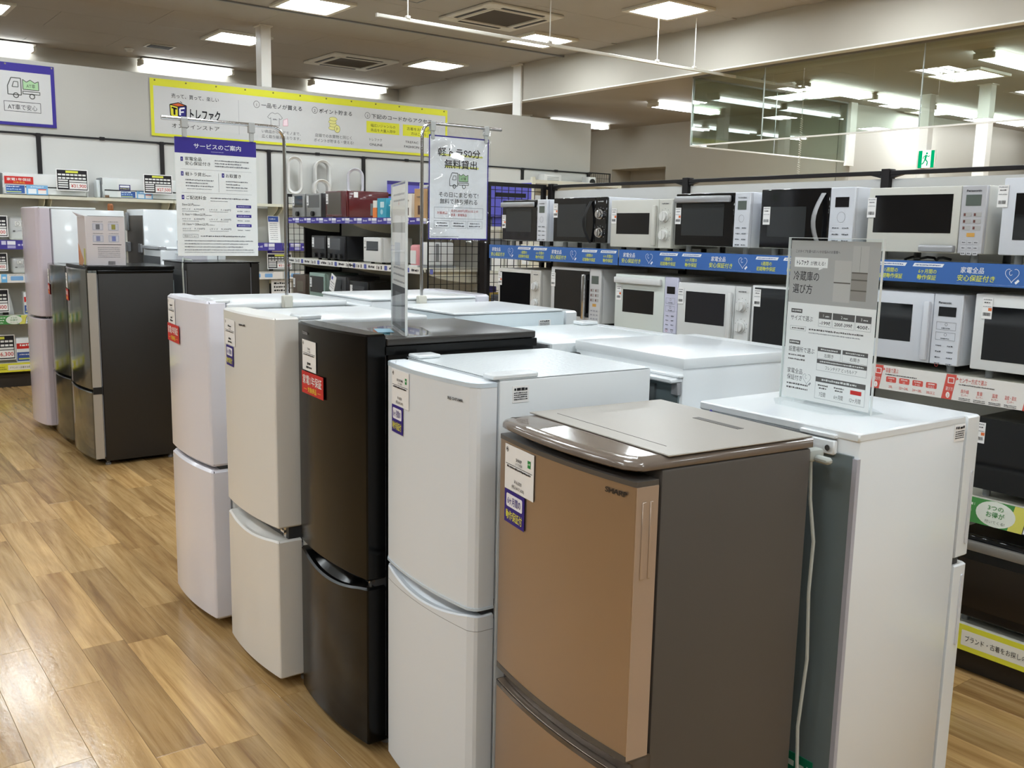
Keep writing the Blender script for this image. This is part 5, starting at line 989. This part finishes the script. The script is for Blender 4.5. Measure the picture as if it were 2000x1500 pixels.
p = Print(); p.rect(0, pw_, ph-.078, ph, PURP); p.rect(0, pw_, 0, .03, PURP); p.rect(pw_-.034, pw_, .03, ph-.078, PURP); p.rect(0, .034, .03, ph-.078, PURP); truck(p, .6, .345, .28); p.frame(.42, .745, .13, .225, .004, K); p.text('AT車で安心', .582, .152, .05, (60, 60, 64), 'c', w=.26); p.build('poster_print', b, (0, -.0026, 0), (1, 0, 0), (0, 0, 1), step=.0004)
for x in (.03, .45, .86): bm = bm_new(); cyl(bm, (x, -.003, ph-.015), (x, -.007, ph-.015), .009, 10); obj('eyelet', bm, CHROME, b)

# ================================================================ HANGING POSTERS ON CHROME STANDS
def film_mat():
    m = glassmat('wrinkled_sleeve', (252, 253, 254), .07, .02); nt = m.node_tree; L = nt.links.new
    tc = nt.nodes.new('ShaderNodeTexCoord'); n = nt.nodes.new('ShaderNodeTexNoise'); n.inputs['Scale'].default_value = 7; n.inputs['Detail'].default_value = 0; n.inputs['Distortion'].default_value = .6; L(tc.outputs['Object'], n.inputs['Vector'])
    bp = nt.nodes.new('ShaderNodeBump'); bp.inputs['Strength'].default_value = 1; bp.inputs['Distance'].default_value = .055; L(n.outputs['Fac'], bp.inputs['Height'])
    for nd in nt.nodes:
        if nd.type in ('BSDF_GLOSSY', 'FRESNEL'): L(bp.outputs['Normal'], nd.inputs['Normal'])
    return m
SLEEVE = film_mat()
def hook_stand(x, y, z0, ztop, xa, xb, bend, clips, label, base=True):
    t = empty('poster_stand', (x, y, z0), 0, label, 'stand', 'chrome poster stands'); zt = ztop-z0; s = 1 if bend > 0 else -1; r = .05
    path = [(0, 0, .03), (0, 0, zt-r)]+[(s*(r-r*math.cos(a)), 0, zt-r+r*math.sin(a)) for a in [math.pi/2*k/6 for k in range(1, 7)]]+[((xb if s > 0 else xa)-x, 0, zt)]
    bm = bm_new(); tube(bm, path, .0068, 12); obj('pole', bm, CHROME, t)
    bobj('magnet_base', mat('magnet_ivory', (206, 204, 192), .45), t, -.018, .02, -.016, .014, 0, .05, r=.004)
    for cx in clips:
        bm = bm_new(); box(bm, cx-x-.012, cx-x+.012, -.009, .009, zt-.03, zt+.008, r=.002); box(bm, cx-x-.008, cx-x+.008, -.006, .006, zt-.062, zt-.03, r=.002); obj('clip', bm, mat('clip_clear', (196, 198, 196), .2, alpha=.75), t)
    return t
hook_stand(1.545, 3.517, 1.27, 1.957, 1.085, 1.545, -1, (1.165, 1.415), 'chrome hook stand on the lavender white refrigerator')
hook_stand(2.105, 3.424, 1.262, 2.017, 2.105, 2.505, 1, (2.155, 2.425), 'chrome hook stand on the rear row beside the acrylic sheet')
def poster_service(x0, x1, y, z0, z1):
    w, h = x1-x0, z1-z0; t = empty('hanging_poster', ((x0+x1)/2, y, z0), 0, 'white service poster with purple heading hung from the left stand', 'poster', 'posters on chrome stands'); p = Print(); a = w/2; G_ = (122, 122, 128)
    def V(f): return h*(1-f)
    p.rect(-a, a, V(.132), V(0), PURP); p.text('サービスのご案内', .005, V(.085), .0175, (244, 243, 248), 'c', w=.176, bold=.014); p.micro(-.02, .028, V(.112), .0022, (190, 186, 222))
    def num(n, u, f): p.rect(u, u+.009, V(f), V(f-.036), PURP, 2); p.text(str(n), u+.0045, V(f-.01), .0085, (240, 240, 248), 'c')
    num(1, -a+.02, .2); p.text('家電全品', -a+.036, V(.19), .0125, K, w=.06); p.text('安心保証付き', -a+.036, V(.228), .0125, K, w=.092)
    for k in range(3): p.micro(-a+.145, -a+.275-.03*(k == 1), V(.187+.024*k), .0048, G_, seed=k)
    p.rect(-a+.02, a-.02, V(.266), V(.2645), LG, 2); num(2, -a+.02, .322); p.text('軽トラ貸出', -a+.036, V(.318), .0125, K, w=.072); p.micro(-a+.11, -a+.13, V(.318), .004, G_)
    for k in range(3): p.micro(-a+.036, -a+.138-.02*(k == 1), V(.36+.025*k), .0048, G_, seed=k)
    p.micro(-a+.04, -a+.13, V(.432), .0028, LG); p.rect(-a+.157, -a+.158, V(.45), V(.29), LG, 2); num(3, -a+.17, .322); p.text('お取置き', -a+.185, V(.318), .0125, K, w=.058)
    for k in range(3): p.micro(-a+.185, -a+.268-.03*(k == 1), V(.36+.025*k), .0048, G_, seed=k+4)
    p.micro(-a+.185, -a+.268, V(.432), .0028, LG); p.rect(-a+.02, a-.02, V(.462), V(.4605), LG, 2); num(4, -a+.02, .52); p.text('ご配送料金', -a+.036, V(.516), .0125, K, w=.074); p.micro(-a+.125, -a+.27, V(.508), .0046, G_); p.micro(-a+.125, -a+.19, V(.53), .0026, LG)
    for k, s in enumerate(('5km以内', '5.1km〜10km以内', '10.1km〜20km以内')):
        f = .572+.083*k; p.text(s, -a+.02, V(f), .0092, K, w=(.042, .084, .094)[k]); p.micro(-a+.064+.043*min(k, 1)+.01*(k == 2), -a+.085+.043*min(k, 1)+.01*(k == 2), V(f), .0036, LG)
        p.text('Mサイズ', -a+.02, V(f+.036), .006, G_, w=.03); p.text(('4,950円', '6,000円', '7,150円')[k], -a+.062, V(f+.036), .007, G_, w=.038); p.text('Lサイズ', -a+.12, V(f+.036), .006, G_, w=.03); p.text(('7,150円', '8,250円', '9,350円')[k], -a+.162, V(f+.036), .007, G_, w=.038); p.micro(-a+.02, -a+.08, V(f+.05), .0024, LG); p.micro(-a+.12, -a+.19, V(f+.05), .0024, LG)
        p.rect(-a+.222, -a+.28, V(f+.008), V(f-.018), PURP, 2); p.micro(-a+.228, -a+.274, V(f+.0), .0038, (196, 192, 226)); p.micro(-a+.226, -a+.246, V(f+.04), .004, LG); p.micro(-a+.254, -a+.274, V(f+.04), .004, LG)
    p.frame(-a+.02, -a+.076, V(.845), V(.815), .001, LG); p.text('配送オプション', -a+.048, V(.837), .0062, G_, 'c', w=.046); p.micro(-a+.085, -a+.255, V(.836), .005, G_)
    for k in range(4): p.micro(-a+.025, a-.02-.02*k*(k < 3), V(.875+.026*k), .0038, G_, seed=k)
    p.micro(-a+.025, a-.015, V(.972), .0028, LG)
    p.build('poster_print', t, (0, 0, 0), (1, 0, 0), (0, 0, 1), step=.00025, base=(-a, a, 0, h, .0006, PAPER)); bobj('sleeve', ACRYL, t, -a-.008, a+.008, -.0042, -.0034, -.012, h+.028)
poster_service(1.128, 1.432, 3.517, 1.472, 1.895)
def poster_truck(x0, x1, y, z0, z1):
    w, h = x1-x0, z1-z0; t = empty('hanging_poster', ((x0+x1)/2, y, z0), 0, 'white truck rental poster in a wrinkled sleeve on the right stand', 'poster', 'posters on chrome stands'); p = Print(); a = w/2; G_ = (78, 78, 84)
    def V(f): return h*(1-f)
    p.frame(-a, a, 0, h, .0055, PURP, 2); p.rect(-.095, .12, V(.19), V(.172), (226, 224, 120), 1.5); p.rect(-.07, .1, V(.302), V(.284), (226, 224, 120), 1.5)
    p.text('軽トラ90分', .0, V(.188), .034, K, 'c', w=.215, bold=.01); p.text('無料貸出', .008, V(.3), .034, K, 'c', w=.165, bold=.01); truck(p, .0, V(.43), .095)
    p.text('その日にまとめて!', 0, V(.583), .021, K, 'c', w=.2); p.text('無料で持ち帰れる', 0, V(.648), .021, K, 'c', w=.19)
    p.frame(-a+.028, a-.025, V(.795), V(.685), .0012, LG); p.text('対象商品', -a+.068, V(.75), .0105, (196, 66, 60), 'c', w=.05); p.rect(-a+.1, -a+.1008, V(.775), V(.7), LG, 2); p.text('合計5,000円(税込)以上の', -a+.112, V(.728), .0105, (196, 66, 60), w=.14); p.text('家具・家電製品', -a+.112, V(.768), .0105, (196, 66, 60), w=.08)
    for k in range(3):
        u = -a+.028+.084*k; p.frame(u, u+.078, V(.888), V(.815), .001, LG); p.micro(u+.014, u+.064, V(.845), .005, G_, seed=k); p.micro(u+.01, u+.068, V(.872), .005, G_, seed=k+3)
    p.micro(-a+.012, .0, V(.975), .0035, LG)
    p.build('poster_print', t, (0, 0, 0), (1, 0, 0), (0, 0, 1), step=.00025, base=(-a, a, 0, h, .0006, PAPER))
    bm = bm_new(); box(bm, -a-.01, a+.008, -.0046, -.0036, -.012, h+.034); obj('sleeve', bm, SLEEVE, t)
poster_truck(2.137, 2.44, 3.424, 1.545, 1.972)

# ================================================================ ACRYLIC TABLE SIGNS
def acrylic_stand(t, a, h, depth=.09):
    bm = bm_new(); box(bm, -.0035, -.0005, -a-.006, a+.006, .002, h+.006); obj('front_sheet', bm, ACRYL, t, smooth=False)
    bm = bm_new(); RIM_GLOW = mat('acrylic_edge_glow', (226, 231, 230), .2, alpha=.8)  # added whitish frame, paints the bright glow of the acrylic edges
    for y in (-a-.0075, a+.006): box(bm, -.0035, .0042, y, y+.0015, .002, h+.0075)
    box(bm, -.0035, .0042, -a-.006, a+.006, h+.006, h+.0075); obj('edge_glow', bm, RIM_GLOW, t, smooth=False)
    bm = bm_new(); box(bm, .0012, .0042, -a-.006, a+.006, .002, h+.006); obj('rear_sheet', bm, ACRYL, t, smooth=False)
    bm = bm_new(); prism(bm, [(-depth, -a*.55), (-depth*.3, -a-.004), (depth*.6, -a-.004), (depth, -a*.6), (depth, a*.6), (depth*.6, a+.004), (-depth*.3, a+.004), (-depth, a*.55)], 'z', 0, .002); obj('base', bm, ACRYL, t, smooth=False)
GREYP = (176, 174, 172)
def sign_guide():
    t = empty('acrylic_sign', (2.113, 1.452, 1.1498), R(-6.2), 'clear acrylic sign on choosing a refrigerator, on the nearest rear one', 'sign'); a, h = .142, .425; acrylic_stand(t, a, h); p = Print()
    def V(f): return .008+(h-.008)*(1-f)
    p.rect(-a, a, V(.39), V(0), GREYP); p.text('このタイプを選べばいいかお悩みのお客様へ', -.125, V(.075), .0075, K, w=.145); p.rect(-.127, -.017, V(.165), V(.105), (240, 239, 238), 2); p.poly([(-.045, V(.166)), (-.03, V(.166)), (-.045, V(.18))], (240, 239, 238), 2)
    p.text('トレファク', -.12, V(.15), .0125, (26, 24, 30), w=.04, bold=.05, layer=4); p.text('が教える!', -.073, V(.15), .0105, K, w=.048, layer=4); p.text('冷蔵庫の', -.128, V(.245), .0235, (54, 52, 54), w=.086, bold=.006); p.text('選び方', -.128, V(.325), .0235, (54, 52, 54), w=.066, bold=.006)
    for u0, u1, f0, f1, c_ in ((.006, .058, .115, .365, (190, 187, 183)), (.06, .108, .025, .18, (186, 184, 181)), (.06, .108, .185, .35, (150, 144, 138))): p.rect(u0, u1, V(f1), V(f0), c_, 2)
    for u0, u1, f in ((.006, .058, .245), (.06, .108, .18), (.06, .108, .222), (.06, .108, .285)): p.rect(u0, u1, V(f+.008), V(f), (104, 98, 92), 3)
    p.rect(.083, .0838, V(.18), V(.03), (120, 116, 112), 3)
    DK = (98, 95, 94)
    def head(f, s): p.rect(-.128, -.09, V(f), V(f-.026), DK, 2); p.micro(-.125, -.094, V(f-.008), .005, (224, 224, 222)); p.text(s, -.128, V(f+.045), .0135, K, w=.0125*len(s))
    head(.455, 'サイズで選ぶ'); head(.655, '設置場所で選ぶ')
    for u0, u1, s1, s2 in ((-.034, .008, '1', '-199ℓ'), (.011, .08, '2', '200ℓ-399ℓ'), (.083, .13, '3', '400ℓ-')): p.rect(u0, u1, V(.475), V(.435), DK, 2); p.frame(u0, u1, V(.525), V(.475), .0007, LG); p.text(s1, (u0+u1)/2-.006, V(.465), .009, (240, 240, 238), 'c'); p.micro((u0+u1)/2, (u0+u1)/2+.013, V(.465), .004, (224, 224, 222)); p.text(s2, (u0+u1)/2, V(.512), .0105, K, 'c', w=(u1-u0)*.8, bold=.01)
    p.frame(-.128, -.074, V(.565), V(.538), .0007, LG); p.micro(-.122, -.08, V(.558), .005, DK); p.micro(-.064, .11, V(.556), .005, DK); p.micro(-.064, .1, V(.576), .0035, LG)
    for k in range(2): p.micro(-.128, -.07, V(.73+.026*k), .005, DK, seed=k)
    for u0, u1, f, s in ((-.03, .045, .655, '左開き'), (.05, .128, .655, '右開き'), (-.03, .128, .73, 'フレンチドア どっちもドア')): p.rect(u0, u1, V(f+.022), V(f-.003), DK, 2); p.micro(u0+.01, u1-.01, V(f+.016), .0045, (220, 220, 218)); p.frame(u0, u1, V(f+.068), V(f+.022), .0007, LG); p.text(s, (u0+u1)/2, V(f+.056), .0095, K, 'c', w=.03 if len(s) < 5 else .1)
    p.text('家電全品', -.128, V(.84), .0135, K, w=.052); p.text('保証付き', -.128, V(.882), .0135, K, w=.052); heart(p, -.06, V(.862), .03, LG, .001)
    for k in range(2): p.micro(-.128, -.055, V(.915+.026*k), .005, DK, seed=k+7)
    p.rect(-.03, .128, V(.868), V(.838), DK, 2); p.micro(-.01, .1, V(.86), .006, (224, 224, 222)); p.frame(-.03, .128, V(.975), V(.868), .0007, LG)
    for k, s in enumerate(('7日間', '6ヶ月間', '12ヶ月間')): u = -.005+.052*k; p.text(s, u, V(.957), .0115, K, 'c', w=(.02, .028, .034)[k]); (p.rect(u-.016, u+.018, V(.91), V(.885), RED, 3) if k == 2 else (p.micro(u-.016, u+.016, V(.895), .0045, DK), p.micro(u-.012, u+.012, V(.912), .0045, DK, 3, 2)))
    p.build('printed_sheet', t, (-.0003, 0, 0), (0, -1, 0), (0, 0, 1), step=.00002*1, base=(-a, a, .008, h, .0006, PAPER))
sign_guide()
def sign_edge():
    t = empty('acrylic_sign', (1.478, 2.535, 1.273), R(-22), 'clear acrylic sign seen nearly edge on, standing on the black refrigerator', 'sign'); a, h = .142, .44; acrylic_stand(t, a, h); p = Print()
    p.rect(-a, a, .008, .14, (84, 84, 88)); p.rect(-a*.5, a*.4, .02, .12, (120, 122, 126), 2); p.rect(-a, a, .3, .33, (170, 168, 160)); p.rect(-a*.6, a*.2, .2, .27, (206, 212, 222)); p.text('¥', .0, .38, .02, RED, 'c')
    for k in range(5): p.micro(-a*.8, a*.8, .41-.018*k if k < 2 else .19-.02*(k-2), .007, LG, seed=k)
    p.build('printed_sheet', t, (-.0003, 0, 0), (0, -1, 0), (0, 0, 1), step=.00002, base=(-a, a, .008, h, .0006, PAPER)); bobj('leaflet', mat('leaflet_blue', (120, 168, 190), .5), t, -.07, -.02, -.05, .06, .0022, .0026)
sign_edge()
bpy.data.objects.remove(_to); bpy.data.curves.remove(_tc); bpy.data.scenes.remove(_ts)
